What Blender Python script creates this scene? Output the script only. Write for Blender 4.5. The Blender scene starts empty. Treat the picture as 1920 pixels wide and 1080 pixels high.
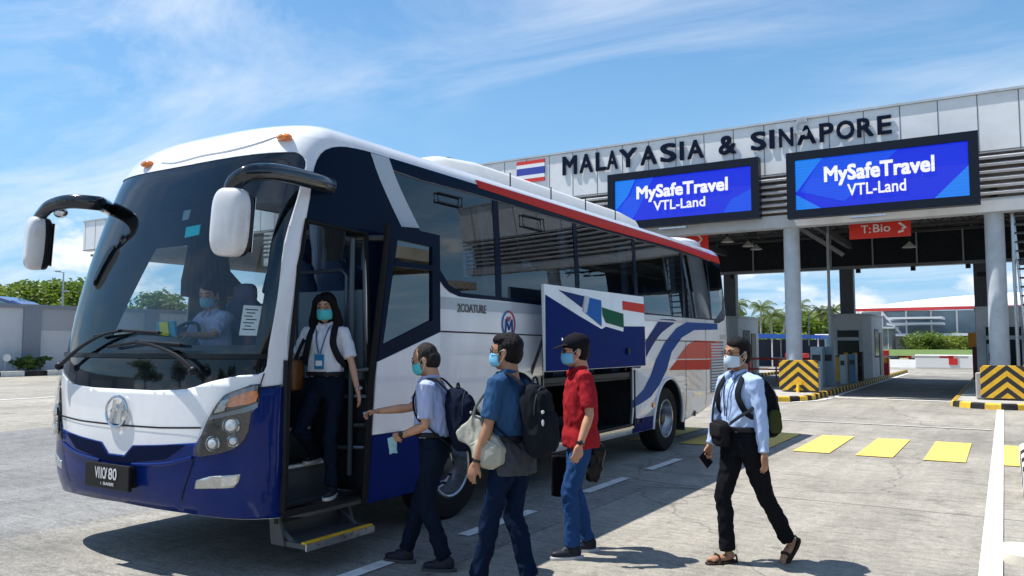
import bpy, bmesh, math, random
import numpy as np
from mathutils import Vector, Matrix, Euler, noise
from mathutils.geometry import tessellate_polygon
PI = math.pi
rad = math.radians
random.seed(7)

# ---------------------------------------------------------------- camera, sky, sun
FPX, PITCH, YAW, CH = 1485.0, rad(4.04), rad(31.8), 1.67
scene = bpy.context.scene
cam_d = bpy.data.cameras.new('camera'); cam = bpy.data.objects.new('camera', cam_d)
scene.collection.objects.link(cam)
cam_d.sensor_width = 36.0; cam_d.lens = 36.0 * FPX / 1920.0
cam_d.clip_start = 0.05; cam_d.clip_end = 3000
cam.location = (0, 0, CH); cam.rotation_euler = (PI / 2 + PITCH, 0, YAW)
scene.camera = cam
scene.render.resolution_x = 1024; scene.render.resolution_y = 576
scene.view_settings.view_transform = 'Standard'; scene.view_settings.look = 'None'
scene.view_settings.gamma = 1.0; scene.view_settings.exposure = 0.50

TO_SUN = Vector((-.46, -.17, 1.0)).normalized()
sun_d = bpy.data.lights.new('sun', 'SUN'); sun_d.energy = 5.0; sun_d.angle = rad(0.5); sun_d.color = (1.0, .955, .88)
sun = bpy.data.objects.new('sun', sun_d); scene.collection.objects.link(sun)
sun.rotation_euler = TO_SUN.to_track_quat('Z', 'Y').to_euler()

world = bpy.data.worlds.new('World'); scene.world = world; world.use_nodes = True
wn = world.node_tree; wn.nodes.clear()
def N(nt, t, **kw):
    n = nt.nodes.new(t)
    for k, v in kw.items():
        if k.startswith('i_'):
            key = k[2:]
            n.inputs[int(key) if key.isdigit() else key.replace('_', ' ')].default_value = v
        else: setattr(n, k, v)
    return n
def L(nt, a, b): nt.links.new(a, b)
def ramp(nt, src, stops):
    r = N(nt, 'ShaderNodeValToRGB'); e = r.color_ramp.elements
    while len(e) < len(stops): e.new(.5)
    for i, (p, c) in enumerate(stops):
        e[i].position = p; e[i].color = (c if len(c) == 4 else (*c, 1)) if isinstance(c, tuple) else (c, c, c, 1)
    L(nt, src, r.inputs[0]); return r.outputs[0]
def math_n(nt, op, a, b=None, clamp=False):
    m = N(nt, 'ShaderNodeMath', operation=op, use_clamp=clamp)
    for i, x in enumerate((a, b)):
        if x is None: continue
        if isinstance(x, (int, float)): m.inputs[i].default_value = x
        else: L(nt, x, m.inputs[i])
    return m.outputs[0]
sky = N(wn, 'ShaderNodeTexSky', sky_type='NISHITA', sun_disc=False)
sky.sun_elevation = math.asin(TO_SUN.z); sky.sun_rotation = math.atan2(TO_SUN.x, TO_SUN.y)
sky.air_density = 1.3; sky.dust_density = 0.35; sky.ozone_density = 2.2
tc = N(wn, 'ShaderNodeTexCoord'); sx_ = N(wn, 'ShaderNodeSeparateXYZ'); L(wn, tc.outputs['Generated'], sx_.inputs[0])
zc = math_n(wn, 'MAXIMUM', sx_.outputs[2], 0.02)
zd = math_n(wn, 'ADD', zc, 0.16)
cx = math_n(wn, 'DIVIDE', sx_.outputs[0], zd); cy = math_n(wn, 'DIVIDE', sx_.outputs[1], zd)
cmb = N(wn, 'ShaderNodeCombineXYZ'); L(wn, cx, cmb.inputs[0]); L(wn, cy, cmb.inputs[1])
mp = N(wn, 'ShaderNodeMapping'); L(wn, cmb.outputs[0], mp.inputs[0]); mp.inputs['Rotation'].default_value = (0, 0, rad(-28)); mp.inputs['Scale'].default_value = (.75, 1.7, 1); mp.inputs['Location'].default_value = (3.4, 1.1, 0)
n1 = N(wn, 'ShaderNodeTexNoise', i_Scale=1.1, i_Detail=9.0, i_Roughness=.62, i_Distortion=.7); L(wn, mp.outputs[0], n1.inputs['Vector'])
n1b = N(wn, 'ShaderNodeTexNoise', i_Scale=.55, i_Detail=2.0); L(wn, mp.outputs[0], n1b.inputs['Vector'])
wisp = math_n(wn, 'MULTIPLY', ramp(wn, n1.outputs[0], [(.43, 0.0), (.70, 1.0)]), ramp(wn, n1b.outputs[0], [(.38, 0.0), (.56, 1.0)]))
# low cumulus band near the horizon
mp2 = N(wn, 'ShaderNodeMapping'); L(wn, tc.outputs['Generated'], mp2.inputs[0]); mp2.inputs['Scale'].default_value = (1, 1, 2.0); mp2.inputs['Location'].default_value = (.35, .1, .0)
n2 = N(wn, 'ShaderNodeTexNoise', i_Scale=4.2, i_Detail=8.0, i_Roughness=.55); L(wn, mp2.outputs[0], n2.inputs['Vector'])
hb = math_n(wn, 'SUBTRACT', n2.outputs[0], math_n(wn, 'MULTIPLY', zc, 1.25))
cum = math_n(wn, 'MULTIPLY', ramp(wn, hb, [(.425, 0.0), (.48, 1.0)]), .92)
cl = math_n(wn, 'MAXIMUM', math_n(wn, 'MULTIPLY', wisp, .62), cum)
hs = N(wn, 'ShaderNodeMix', data_type='RGBA', blend_type='MULTIPLY'); hs.inputs[0].default_value = 1; L(wn, sky.outputs[0], hs.inputs[6]); hs.inputs[7].default_value = (.74, 1.10, 1.34, 1)
hz = N(wn, 'ShaderNodeMix', data_type='RGBA'); L(wn, ramp(wn, zc, [(.0, .9), (.10, .72), (.26, .35), (.5, 0.0)]), hz.inputs[0]); L(wn, hs.outputs[2], hz.inputs[6]); hz.inputs[7].default_value = (3.1, 5.6, 8.6, 1)
mx = N(wn, 'ShaderNodeMix', data_type='RGBA'); L(wn, cl, mx.inputs[0]); L(wn, hz.outputs[2], mx.inputs[6])
mx.inputs[7].default_value = (9.2, 9.6, 10.2, 1)
bg = N(wn, 'ShaderNodeBackground', i_Strength=.080); L(wn, mx.outputs[2], bg.inputs[0])
wo = N(wn, 'ShaderNodeOutputWorld'); L(wn, bg.outputs[0], wo.inputs[0])

# ---------------------------------------------------------------- survey helpers: photo pixel -> real position on a known plane
FW = Vector((-math.sin(YAW) * math.cos(PITCH), math.cos(YAW) * math.cos(PITCH), math.sin(PITCH)))
RT = Vector((math.cos(YAW), math.sin(YAW), 0)); UP = RT.cross(FW)
EYE = Vector((0, 0, CH))
def ray(px, py): return FW + RT * ((px - 960) / FPX) + UP * ((540 - py) / FPX)
def gp(px, py, z=0.0):
    r = ray(px, py); return EYE + r * ((z - CH) / r.z)
def atX(px, py, X):
    r = ray(px, py); return EYE + r * (X / r.x)
def atY(px, py, Y):
    r = ray(px, py); return EYE + r * (Y / r.y)
def proj(p):
    d = Vector(p) - EYE; k = d.dot(FW); return 960 + FPX * d.dot(RT) / k, 540 - FPX * d.dot(UP) / k

# ---------------------------------------------------------------- materials
MATS = {}
def mat(name, col, rough=.5, metal=0.0, coat=0.0, var=0.0, vscale=6.0, bump=0.0, bscale=30.0, emit=0.0, spec=.5, stretch=None, dirt=None, coord='Object'):
    if name in MATS: return MATS[name]
    if max(col) < .05 and spec == .5: spec = .18
    m = bpy.data.materials.new(name); m.use_nodes = True; nt = m.node_tree; b = nt.nodes['Principled BSDF']
    c = (*col, 1)
    b.inputs['Base Color'].default_value = c; b.inputs['Roughness'].default_value = rough; b.inputs['Metallic'].default_value = metal
    b.inputs['Coat Weight'].default_value = coat; b.inputs['Coat Roughness'].default_value = .03; b.inputs['Specular IOR Level'].default_value = spec
    if emit: b.inputs['Emission Color'].default_value = c; b.inputs['Emission Strength'].default_value = emit
    if var or bump:
        t = N(nt, 'ShaderNodeTexCoord'); mpg = N(nt, 'ShaderNodeMapping'); L(nt, t.outputs[coord], mpg.inputs[0])
        if stretch: mpg.inputs['Scale'].default_value = stretch
        if var:
            n = N(nt, 'ShaderNodeTexNoise', i_Scale=vscale, i_Detail=6.0, i_Roughness=.6); L(nt, mpg.outputs[0], n.inputs['Vector'])
            lo = tuple(max(0, x * (1 - var)) for x in col); hi = tuple(min(1, x * (1 + var)) for x in col)
            out = ramp(nt, n.outputs[0], [(.3, lo), (.7, hi)])
            if dirt:
                n3 = N(nt, 'ShaderNodeTexNoise', i_Scale=vscale * .35, i_Detail=8.0, i_Roughness=.7, i_Distortion=.5); L(nt, mpg.outputs[0], n3.inputs['Vector'])
                mm = N(nt, 'ShaderNodeMix', data_type='RGBA'); L(nt, ramp(nt, n3.outputs[0], [(.5, 0.0), (.75, dirt[1])]), mm.inputs[0]); L(nt, out, mm.inputs[6]); mm.inputs[7].default_value = (*dirt[0], 1); out = mm.outputs[2]
            L(nt, out, b.inputs['Base Color'])
            L(nt, ramp(nt, n.outputs[0], [(.3, max(0, rough - .06)), (.7, min(1, rough + .08))]), b.inputs['Roughness'])
        if bump:
            n = N(nt, 'ShaderNodeTexNoise', i_Scale=bscale, i_Detail=4.0); L(nt, mpg.outputs[0], n.inputs['Vector'])
            bp = N(nt, 'ShaderNodeBump', i_Strength=bump, i_Distance=.02); L(nt, n.outputs[0], bp.inputs['Height']); L(nt, bp.outputs[0], b.inputs['Normal'])
    MATS[name] = m; return m
def glass(name, tint, refl=.06, rough=.0, body=None, opac=0.0):
    """thin tinted pane: straight-through tint plus a Fresnel reflection"""
    m = bpy.data.materials.new(name); m.use_nodes = True; nt = m.node_tree; nt.nodes.clear()
    tr = N(nt, 'ShaderNodeBsdfTransparent'); tr.inputs[0].default_value = (*tint, 1)
    gl = N(nt, 'ShaderNodeBsdfGlossy'); gl.inputs['Roughness'].default_value = rough; gl.inputs[0].default_value = (.95, .98, 1, 1)
    fr = N(nt, 'ShaderNodeFresnel', i_IOR=1.5)
    f2 = math_n(nt, 'ADD', math_n(nt, 'MULTIPLY', fr.outputs[0], 1.0), refl, True)
    ms = N(nt, 'ShaderNodeMixShader'); L(nt, f2, ms.inputs[0]); L(nt, gl.outputs[0], ms.inputs[2])
    base = tr.outputs[0]
    if body:
        df = N(nt, 'ShaderNodeBsdfDiffuse'); df.inputs[0].default_value = (*body, 1)
        m2 = N(nt, 'ShaderNodeMixShader'); m2.inputs[0].default_value = opac; L(nt, tr.outputs[0], m2.inputs[1]); L(nt, df.outputs[0], m2.inputs[2]); base = m2.outputs[0]
    L(nt, base, ms.inputs[1])
    o = N(nt, 'ShaderNodeOutputMaterial'); L(nt, ms.outputs[0], o.inputs[0]); MATS[name] = m; return m

# ---------------------------------------------------------------- mesh helpers
COL = scene.collection
def link(o, parent=None):
    COL.objects.link(o)
    if parent is not None:
        o.parent = parent; o.matrix_parent_inverse = parent.matrix_basis.inverted()
    return o
def tag(o, label=None, cat=None, group=None, kind=None):
    if label: o['label'] = label
    if cat: o['category'] = cat
    if group: o['group'] = group
    if kind: o['kind'] = kind
    return o
def thing(name, loc, label, cat, group=None, rz=0.0):
    o = bpy.data.objects.new(name, None); o.location = loc; o.rotation_euler = (0, 0, rz); o.empty_display_size = .2
    COL.objects.link(o); return tag(o, label, cat, group)
def finish(me, smooth=True, angle=35):
    if smooth:
        me.polygons.foreach_set('use_smooth', [True] * len(me.polygons))
        if angle < 180: me.set_sharp_from_angle(angle=rad(angle))
class MB:
    def __init__(s): s.v = []; s.f = []; s.mi = []
    def add(s, vs, fs, m=0):
        b = len(s.v); s.v += [Vector(v) for v in vs]; s.f += [tuple(i + b for i in f) for f in fs]; s.mi += [m] * len(fs); return s
    def box(s, c, d, rz=0, m=0, M=None):
        x, y, z = (k / 2 for k in d)
        vs = [Vector((a * x, b_ * y, c_ * z)) for a in (-1, 1) for b_ in (-1, 1) for c_ in (-1, 1)]
        R = (M if M is not None else Matrix.Rotation(rz, 4, 'Z')); c = Vector(c)
        return s.add([R @ v + c for v in vs], [(0, 1, 3, 2), (4, 6, 7, 5), (0, 4, 5, 1), (2, 3, 7, 6), (0, 2, 6, 4), (1, 5, 7, 3)], m)
    def quad(s, a, b, c, d, m=0): return s.add([a, b, c, d], [(0, 1, 2, 3)], m)
    def tube(s, pts, r, seg=10, flat=1.0, up=None, caps=True, m=0, closed=False):
        pts = [Vector(p) for p in pts]; n = len(pts)
        if not hasattr(r, '__len__'): r = [r] * n
        vs = []; fs = []; prev = None
        for i, p in enumerate(pts):
            if closed: t = pts[(i + 1) % n] - pts[i - 1]
            else: t = pts[min(i + 1, n - 1)] - pts[max(i - 1, 0)]
            t = t.normalized() if t.length > 1e-9 else Vector((0, 0, 1))
            if prev is None:
                u = Vector(up) if up is not None else (Vector((0, 0, 1)) if abs(t.z) < .9 else Vector((1, 0, 0)))
            else: u = prev
            u = u - t * u.dot(t)
            if u.length < 1e-6: u = t.orthogonal()
            u.normalize(); prev = u; w = t.cross(u)
            for k in range(seg):
                a = 2 * PI * k / seg; vs.append(p + (u * math.cos(a) + w * math.sin(a) * flat) * r[i])
        rings = n if closed else n - 1
        for i in range(rings):
            j = (i + 1) % n
            for k in range(seg):
                l = (k + 1) % seg; fs.append((i * seg + k, i * seg + l, j * seg + l, j * seg + k))
        if caps and not closed: fs += [tuple(reversed(range(seg))), tuple((n - 1) * seg + k for k in range(seg))]
        return s.add(vs, fs, m)
    def cyl(s, c, r, h, seg=24, r2=None, m=0): return s.tube([c, Vector(c) + Vector((0, 0, h))], [r, r if r2 is None else r2], seg, m=m)
    def prism(s, poly, d, m=0):
        """poly: 3D points of a flat outline; d: extrusion vector"""
        n = len(poly); d = Vector(d); p = [Vector(q) for q in poly]
        tri = tessellate_polygon([p]); vs = p + [q + d for q in p]
        fs = [tuple(t) for t in tri] + [tuple(i + n for i in reversed(t)) for t in tri] + [(i, (i + 1) % n, n + (i + 1) % n, n + i) for i in range(n)]
        return s.add(vs, fs, m)
    def ell(s, c, r, M=None, nu=20, nv=12, e=1.0, e2=None, m=0):
        e2 = e if e2 is None else e2
        sp = lambda x, k: math.copysign(abs(x) ** k, x)
        c = Vector(c); vs = []; fs = []
        for j in range(nv + 1):
            ph = -PI / 2 + PI * j / nv
            for i in range(nu):
                th = 2 * PI * i / nu
                q = Vector((r[0] * sp(math.cos(ph), e2) * sp(math.cos(th), e), r[1] * sp(math.cos(ph), e2) * sp(math.sin(th), e), r[2] * sp(math.sin(ph), e2)))
                vs.append(c + (M @ q if M is not None else q))
        for j in range(nv):
            for i in range(nu):
                k = (i + 1) % nu; fs.append((j * nu + i, j * nu + k, (j + 1) * nu + k, (j + 1) * nu + i))
        return s.add(vs, fs, m)
    def loft(s, secs, seg=24, m=0, e=1.0):
        """secs: (centre, rx, ry) horizontal ellipses, capped"""
        sp = lambda x, k: math.copysign(abs(x) ** k, x)
        vs = []; fs = []
        for (c, rx, ry) in secs:
            for k in range(seg):
                a = 2 * PI * k / seg; vs.append(Vector(c) + Vector((rx * sp(math.cos(a), e), ry * sp(math.sin(a), e), 0)))
        n = len(secs)
        for i in range(n - 1):
            for k in range(seg):
                l = (k + 1) % seg; fs.append((i * seg + k, i * seg + l, (i + 1) * seg + l, (i + 1) * seg + k))
        fs += [tuple(reversed(range(seg))), tuple((n - 1) * seg + k for k in range(seg))]
        return s.add(vs, fs, m)
    def lathe(s, prof, c=(0, 0, 0), axis='Z', seg=36, m=0):
        vs = []; fs = []; n = len(prof); c = Vector(c)
        for (r, h) in prof:
            for k in range(seg):
                a = 2 * PI * k / seg; x, y = r * math.cos(a), r * math.sin(a)
                vs.append(c + (Vector((x, y, h)) if axis == 'Z' else Vector((h, x, y)) if axis == 'X' else Vector((x, h, y))))
        for i in range(n - 1):
            for k in range(seg):
                l = (k + 1) % seg; fs.append((i * seg + k, i * seg + l, (i + 1) * seg + l, (i + 1) * seg + k))
        return s.add(vs, fs, m)
    def mesh(s, name='m', M=None):
        me = bpy.data.meshes.new(name)
        me.from_pydata([tuple(M @ v) if M is not None else tuple(v) for v in s.v], [], s.f)
        me.polygons.foreach_set('material_index', s.mi); me.update(); return me
    def build(s, name, mats, parent=None, smooth=True, angle=35, M=None, bevel=0, solid=0, fixn=True):
        me = s.mesh(name, M)
        if fixn:
            bm = bmesh.new(); bm.from_mesh(me); bmesh.ops.recalc_face_normals(bm, faces=bm.faces); bm.to_mesh(me); bm.free()
        if not isinstance(mats, (list, tuple)): mats = [mats]
        for x in mats: me.materials.append(x)
        o = bpy.data.objects.new(name, me); link(o, parent)
        if solid:
            md = o.modifiers.new('s', 'SOLIDIFY'); md.thickness = solid; md.offset = -1
        if bevel:
            md = o.modifiers.new('b', 'BEVEL'); md.width = bevel; md.segments = 2; md.limit_method = 'ANGLE'; md.angle_limit = rad(40)
        finish(me, smooth, angle); return o
    def remesh(s, voxel, smooth=4, factor=.5, M=None):
        """one continuous surface round everything in the builder; returns an MB"""
        me = s.mesh('tmp', M); o = bpy.data.objects.new('tmp', me); COL.objects.link(o)
        bm = bmesh.new(); bm.from_mesh(me); bmesh.ops.recalc_face_normals(bm, faces=bm.faces); bm.to_mesh(me); bm.free()
        md = o.modifiers.new('r', 'REMESH'); md.mode = 'VOXEL'; md.voxel_size = voxel; md.adaptivity = 0
        if smooth: sm = o.modifiers.new('s', 'SMOOTH'); sm.iterations = smooth; sm.factor = factor
        dg = bpy.context.evaluated_depsgraph_get(); me2 = bpy.data.meshes.new_from_object(o.evaluated_get(dg))
        bpy.data.objects.remove(o); out = MB(); out.raw = me2; return out
def rawobj(name, mb, mats, parent, disp=None, angle=180):
    me = mb.raw; me.name = name; me.materials.clear()
    for x in (mats if isinstance(mats, (list, tuple)) else [mats]): me.materials.append(x)
    if disp:
        me.update(); co = [v.co.copy() for v in me.vertices]; no = [v.normal.copy() for v in me.vertices]
        for v, c, n_ in zip(me.vertices, co, no): v.co = c + n_ * disp(c, n_)
    finish(me, True, angle); o = bpy.data.objects.new(name, me); return link(o, parent)
def copy_tree(o, loc=None, label=None, rz=None):
    c = o.copy(); COL.objects.link(c)
    if loc is not None: c.location = loc
    if rz is not None: c.rotation_euler = (0, 0, rz)
    if label: c['label'] = label
    for ch in o.children:
        d = ch.copy(); COL.objects.link(d); d.parent = c
        for g in ch.children:
            e = g.copy(); COL.objects.link(e); e.parent = d
    return c
def glyph(txt, bold=.0, ext=.02):
    """mesh of a text, lying in XZ facing -Y, with its bounding box normalised to 0..1 x 0..1; returns (verts, faces, aspect)"""
    cu = bpy.data.curves.new('t', 'FONT'); cu.body = txt; cu.size = 1; cu.offset = bold; cu.extrude = .01; cu.resolution_u = 3
    o = bpy.data.objects.new('t', cu); COL.objects.link(o)
    dg = bpy.context.evaluated_depsgraph_get(); me = bpy.data.meshes.new_from_object(o.evaluated_get(dg))
    vs = [v.co.copy() for v in me.vertices]; fs = [tuple(p.vertices) for p in me.polygons]
    bpy.data.objects.remove(o)
    x0 = min(v.x for v in vs); x1 = max(v.x for v in vs); y0 = min(v.y for v in vs); y1 = max(v.y for v in vs)
    return [((v.x - x0) / (x1 - x0), (v.y - y0) / (y1 - y0), 1 if v.z > 0 else 0) for v in vs], fs, (x1 - x0) / (y1 - y0)
def text_on(txt, O, U, V, Nn, bold=.0, mb=None, m=0):
    """text mesh filling the box O + u*U + v*V, thickness along Nn (towards the reader)"""
    vs, fs, asp = glyph(txt, 0); O, U, V, Nn = map(Vector, (O, U, V, Nn)); mb = mb or MB()
    k = bold * 1.1; ku = k / max(asp, .25); sh = ((0, 0), (ku, 0), (-ku, 0), (0, k), (0, -k), (ku, k), (-ku, -k), (ku, -k), (-ku, k)) if bold else ((0, 0),)
    for i, (du, dv) in enumerate(sh):
        mb.add([O + U * (a * (1 - 2 * ku) + ku + du) + V * (b * (1 - 2 * k) + k + dv) + Nn * (c + .04 * i) for a, b, c in vs], fs, m)
    return mb

# common materials
M_black = mat('black_plastic', (.012, .013, .016), .35, bump=.05, bscale=200)
M_rubber = mat('rubber', (.012, .012, .013), .75, var=.3, vscale=30, bump=.2, bscale=80)
M_steel = mat('brushed_steel', (.55, .57, .6), .3, 1.0, var=.15, vscale=20)
M_dsteel = mat('dark_steel', (.04, .045, .05), .45, .6, var=.3, vscale=12)
M_galv = mat('galvanised_paint', (.42, .47, .52), .45, var=.1, vscale=3, dirt=((.25, .26, .26), .5))
M_white = mat('white_marking', (.74, .74, .72), .7, var=.12, vscale=16, bump=.2, bscale=120, dirt=((.34, .33, .30), .9))
M_yellow = mat('yellow_marking', (.78, .54, .12), .75, var=.12, vscale=22, bump=.2, bscale=120, dirt=((.40, .33, .18), .85))
# ================================================================ GROUND AND SETTING
def ground_mat(name, base, dark, light, slab=None, rough=.85, grain=.25, crack=0.0):
    m = bpy.data.materials.new(name); m.use_nodes = True; nt = m.node_tree; b = nt.nodes['Principled BSDF']
    t = N(nt, 'ShaderNodeTexCoord'); o = t.outputs['Object']
    big = N(nt, 'ShaderNodeTexNoise', i_Scale=.35, i_Detail=7.0, i_Roughness=.65, i_Distortion=.4); L(nt, o, big.inputs['Vector'])
    mp = N(nt, 'ShaderNodeMapping'); mp.inputs['Scale'].default_value = (2.2, .35, 1); L(nt, o, mp.inputs[0])
    streak = N(nt, 'ShaderNodeTexNoise', i_Scale=1.2, i_Detail=8.0, i_Roughness=.7); L(nt, mp.outputs[0], streak.inputs['Vector'])
    fine = N(nt, 'ShaderNodeTexNoise', i_Scale=55.0, i_Detail=5.0, i_Roughness=.75); L(nt, o, fine.inputs['Vector'])
    mp3 = N(nt, 'ShaderNodeMapping'); mp3.inputs['Scale'].default_value = (.55, 3.2, 1); mp3.inputs['Rotation'].default_value = (0, 0, .12); L(nt, o, mp3.inputs[0])
    brush = N(nt, 'ShaderNodeTexNoise', i_Scale=4.5, i_Detail=9.0, i_Roughness=.78, i_Distortion=.6); L(nt, mp3.outputs[0], brush.inputs['Vector'])
    c1 = ramp(nt, big.outputs[0], [(.32, dark), (.5, base), (.7, light)])
    def mul(c, s, lo, hi, a=.35, b_=.65):
        k = N(nt, 'ShaderNodeMix', data_type='RGBA', blend_type='MULTIPLY'); k.inputs[0].default_value = 1
        L(nt, c, k.inputs[6]); L(nt, ramp(nt, s, [(a, lo), (b_, hi)]), k.inputs[7]); return k.outputs[2]
    c = mul(c1, streak.outputs[0], .84, 1.1); c = mul(c, fine.outputs[0], 1 - grain, 1 + grain); c = mul(c, brush.outputs[0], .66, 1.08, .33, .52)
    st = N(nt, 'ShaderNodeTexNoise', i_Scale=.9, i_Detail=9.0, i_Roughness=.72, i_Distortion=1.2); L(nt, o, st.inputs['Vector'])
    c = mul(c, st.outputs[0], .58, 1.0, .30, .44)
    vo = N(nt, 'ShaderNodeTexVoronoi', feature='DISTANCE_TO_EDGE', i_Scale=.16); wv = N(nt, 'ShaderNodeTexNoise', i_Scale=.8, i_Detail=6.0); L(nt, o, wv.inputs['Vector'])
    va = N(nt, 'ShaderNodeVectorMath', operation='MULTIPLY_ADD'); L(nt, wv.outputs['Color'], va.inputs[0]); va.inputs[1].default_value = (1.6, 1.6, 0); L(nt, o, va.inputs[2]); L(nt, va.outputs[0], vo.inputs['Vector'])
    c = mul(c, vo.outputs[0], 1 - crack, 1.0, .0008, .002)
    sp = N(nt, 'ShaderNodeTexNoise', i_Scale=7.0, i_Detail=3.0, i_Roughness=.6); L(nt, o, sp.inputs['Vector']); c = mul(c, sp.outputs[0], .62, 1.0, .27, .36)
    md = N(nt, 'ShaderNodeTexNoise', i_Scale=16.0, i_Detail=5.0, i_Roughness=.7); L(nt, o, md.inputs['Vector']); c = mul(c, md.outputs[0], .84, 1.14)
    if slab:
        br = N(nt, 'ShaderNodeTexBrick', i_Scale=1.0); br.offset = 0; br.inputs['Mortar Size'].default_value = .012; br.inputs['Brick Width'].default_value = slab[0]; br.inputs['Row Height'].default_value = slab[1]
        br.inputs['Color1'].default_value = (.93, .93, .93, 1); br.inputs['Color2'].default_value = (1, 1, 1, 1); br.inputs['Mortar'].default_value = (.22, .21, .2, 1); br.inputs['Mortar Smooth'].default_value = .2
        wob = N(nt, 'ShaderNodeTexNoise', i_Scale=1.5, i_Detail=4.0); L(nt, o, wob.inputs['Vector'])
        ad = N(nt, 'ShaderNodeVectorMath', operation='MULTIPLY_ADD'); L(nt, wob.outputs['Color'], ad.inputs[0]); ad.inputs[1].default_value = (.05, .05, 0); L(nt, o, ad.inputs[2])
        mp2 = N(nt, 'ShaderNodeMapping'); mp2.inputs['Location'].default_value = slab[2]; L(nt, ad.outputs[0], mp2.inputs[0]); L(nt, mp2.outputs[0], br.inputs['Vector'])
        k = N(nt, 'ShaderNodeMix', data_type='RGBA', blend_type='MULTIPLY'); k.inputs[0].default_value = 1; L(nt, c, k.inputs[6]); L(nt, br.outputs[0], k.inputs[7]); c = k.outputs[2]
    L(nt, c, b.inputs['Base Color']); b.inputs['Roughness'].default_value = rough; b.inputs['Specular IOR Level'].default_value = .25
    bp = N(nt, 'ShaderNodeBump', i_Strength=.35, i_Distance=.012); L(nt, fine.outputs[0], bp.inputs['Height']); L(nt, bp.outputs[0], b.inputs['Normal'])
    return m
M_conc = ground_mat('concrete_pavement', (.315, .296, .256), (.242, .228, .20), (.372, .35, .305), slab=(60, 5.2, (25, -9.05 + 10.4, 0)), crack=.4)
M_asph = ground_mat('worn_asphalt', (.195, .195, .192), (.155, .155, .153), (.235, .235, .230), grain=.38)
M_bay = ground_mat('bay_asphalt', (.235, .226, .205), (.178, .172, .158), (.288, .276, .252), grain=.36)
M_grass = mat('grass', (.10, .16, .03), .9, var=.4, vscale=1.2)
def sheet(name, x0, x1, y0, y1, z, m, kind='structure', sub=1):
    return tag(MB().quad((x0, y0, z), (x1, y0, z), (x1, y1, z), (x0, y1, z)).build(name, m, smooth=False), kind=kind)
g = MB(); g.quad((-1100, -600, 0), (1100, -600, 0), (1100, 1500, 0), (-1100, 1500, 0))
tag(g.build('ground', M_conc, smooth=False), kind='structure')
sheet('asphalt_road', -16.3, -7.35, -60, 75, .004, M_asph)
sheet('bus_bay_pavement', -7.35, -3.6, -30, 8.9, .004, M_bay)
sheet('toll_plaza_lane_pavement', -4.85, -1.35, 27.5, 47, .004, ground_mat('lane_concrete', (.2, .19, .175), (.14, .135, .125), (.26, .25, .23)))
sheet('far_road', -260, 260, 62, 95, .008, ground_mat('far_road_asphalt', (.42, .42, .40), (.36, .36, .35), (.47, .46, .45)))
# grass strip and lawn beyond the toll lanes
lw = MB()
for x0 in range(-240, 60, 6):
    lw.add([(x0, 96, .35), (x0 + 6, 96, .35), (x0 + 6, 140, .8), (x0, 140, .8), (x0, 96, 0), (x0 + 6, 96, 0)], [(0, 1, 2, 3), (4, 5, 1, 0)])
tag(lw.build('lawn', M_grass, smooth=False), kind='structure')
# painted markings ------------------------------------------------
def marking(name, quads, m, label, cat, group=None):
    b = MB(); [b.quad(*q) for q in quads]; o = b.build(name, m, smooth=False); return tag(o, label, cat, group)
def rect(x0, x1, y0, y1, z=.012): return ((x0, y0, z), (x1, y0, z), (x1, y1, z), (x0, y1, z))
dl = ['first dash of the white line, at the bottom edge left of the walking men', 'white dash on the paving between the two nearest walking men', 'short white dash behind the man in the red shirt', 'white dash in the bus shade, the one to the right of the red shirt', 'white dash beside the rear wheel of the bus', 'white dash just behind the bus']
for i, (a, b) in enumerate([(3.3, 4.95), (5.75, 6.95), (8.1, 9.25), (10.0, 11.15), (13.2, 14.0), (16.0, 17.1)]):
    if i == 4: continue
    tag(marking('lane_dash', [rect(-4.13, -4.0, a, b)], M_white, dl[i], 'road marking', 'dashes of the white broken line'))
cb = []
for k in range(-4, 4):
    x = -1.18 - .92 * k + .43
    cb.append((x, x + .52))
cross = [(-5.62, -5.1), (-4.7, -4.18), (-3.78, -3.26), (-2.86, -2.33), (-1.96, -1.45), (-1.05, -.52), (-.07, .46), (.85, 1.38)]
cl_ = ['yellow crossing block in the shade behind the rear bus wheel', 'yellow crossing block in the shade, partly hidden by the bus', 'yellow crossing block behind the man in the pale blue shirt', 'yellow crossing block just right of the black backpack', 'yellow crossing block, second right of the black backpack', 'yellow crossing block nearest the long white line on its left', 'yellow crossing block between the white line and the striped kerb', 'yellow crossing block beyond the striped kerb']
for (a, b), lb in zip(cross[:-1], cl_):
    sk = random.uniform(-.02, .02)
    marking('crossing_block', [((a, 12.9, .012), (b, 12.92, .012), (b + sk, 15.45, .012), (a + sk, 15.42, .012))], M_yellow, lb, 'road marking', 'yellow blocks of the crossing')
marking('lane_line', [rect(-.22, -.07, 3.0, 23.6, .016)], M_white, 'long white line running from the foreground to the striped island', 'road marking')
M_faint = mat('faded_marking', (.52, .50, .46), .8, var=.2, vscale=8, dirt=((.35, .33, .29), .8))
marking('stop_line', [rect(-4.8, -1.35, 26.2, 26.45)], M_white, 'white line across the toll lane between the two islands', 'road marking')
marking('faded_line', [rect(-5.6, -.25, 18.0, 18.12)], M_faint, 'thin faded white line across the paving beyond the crossing', 'road marking')
marking('edge_line', [rect(-25.5, -25.3, -10, 60)], M_white, 'thin white line along the pale paving left of the bus', 'road marking')
marking('short_dash', [rect(-14.9, -14.7, 4.7, 5.7)], M_white, 'small white dash on the grey asphalt at the left edge', 'road marking')
curve = [(-4.86 + .12, 50), (-4.74, 29), (-4.62, 26.5), (-4.78, 24.8), (-5.3, 23.5), (-6.2, 22.9)]
b = MB()
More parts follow.
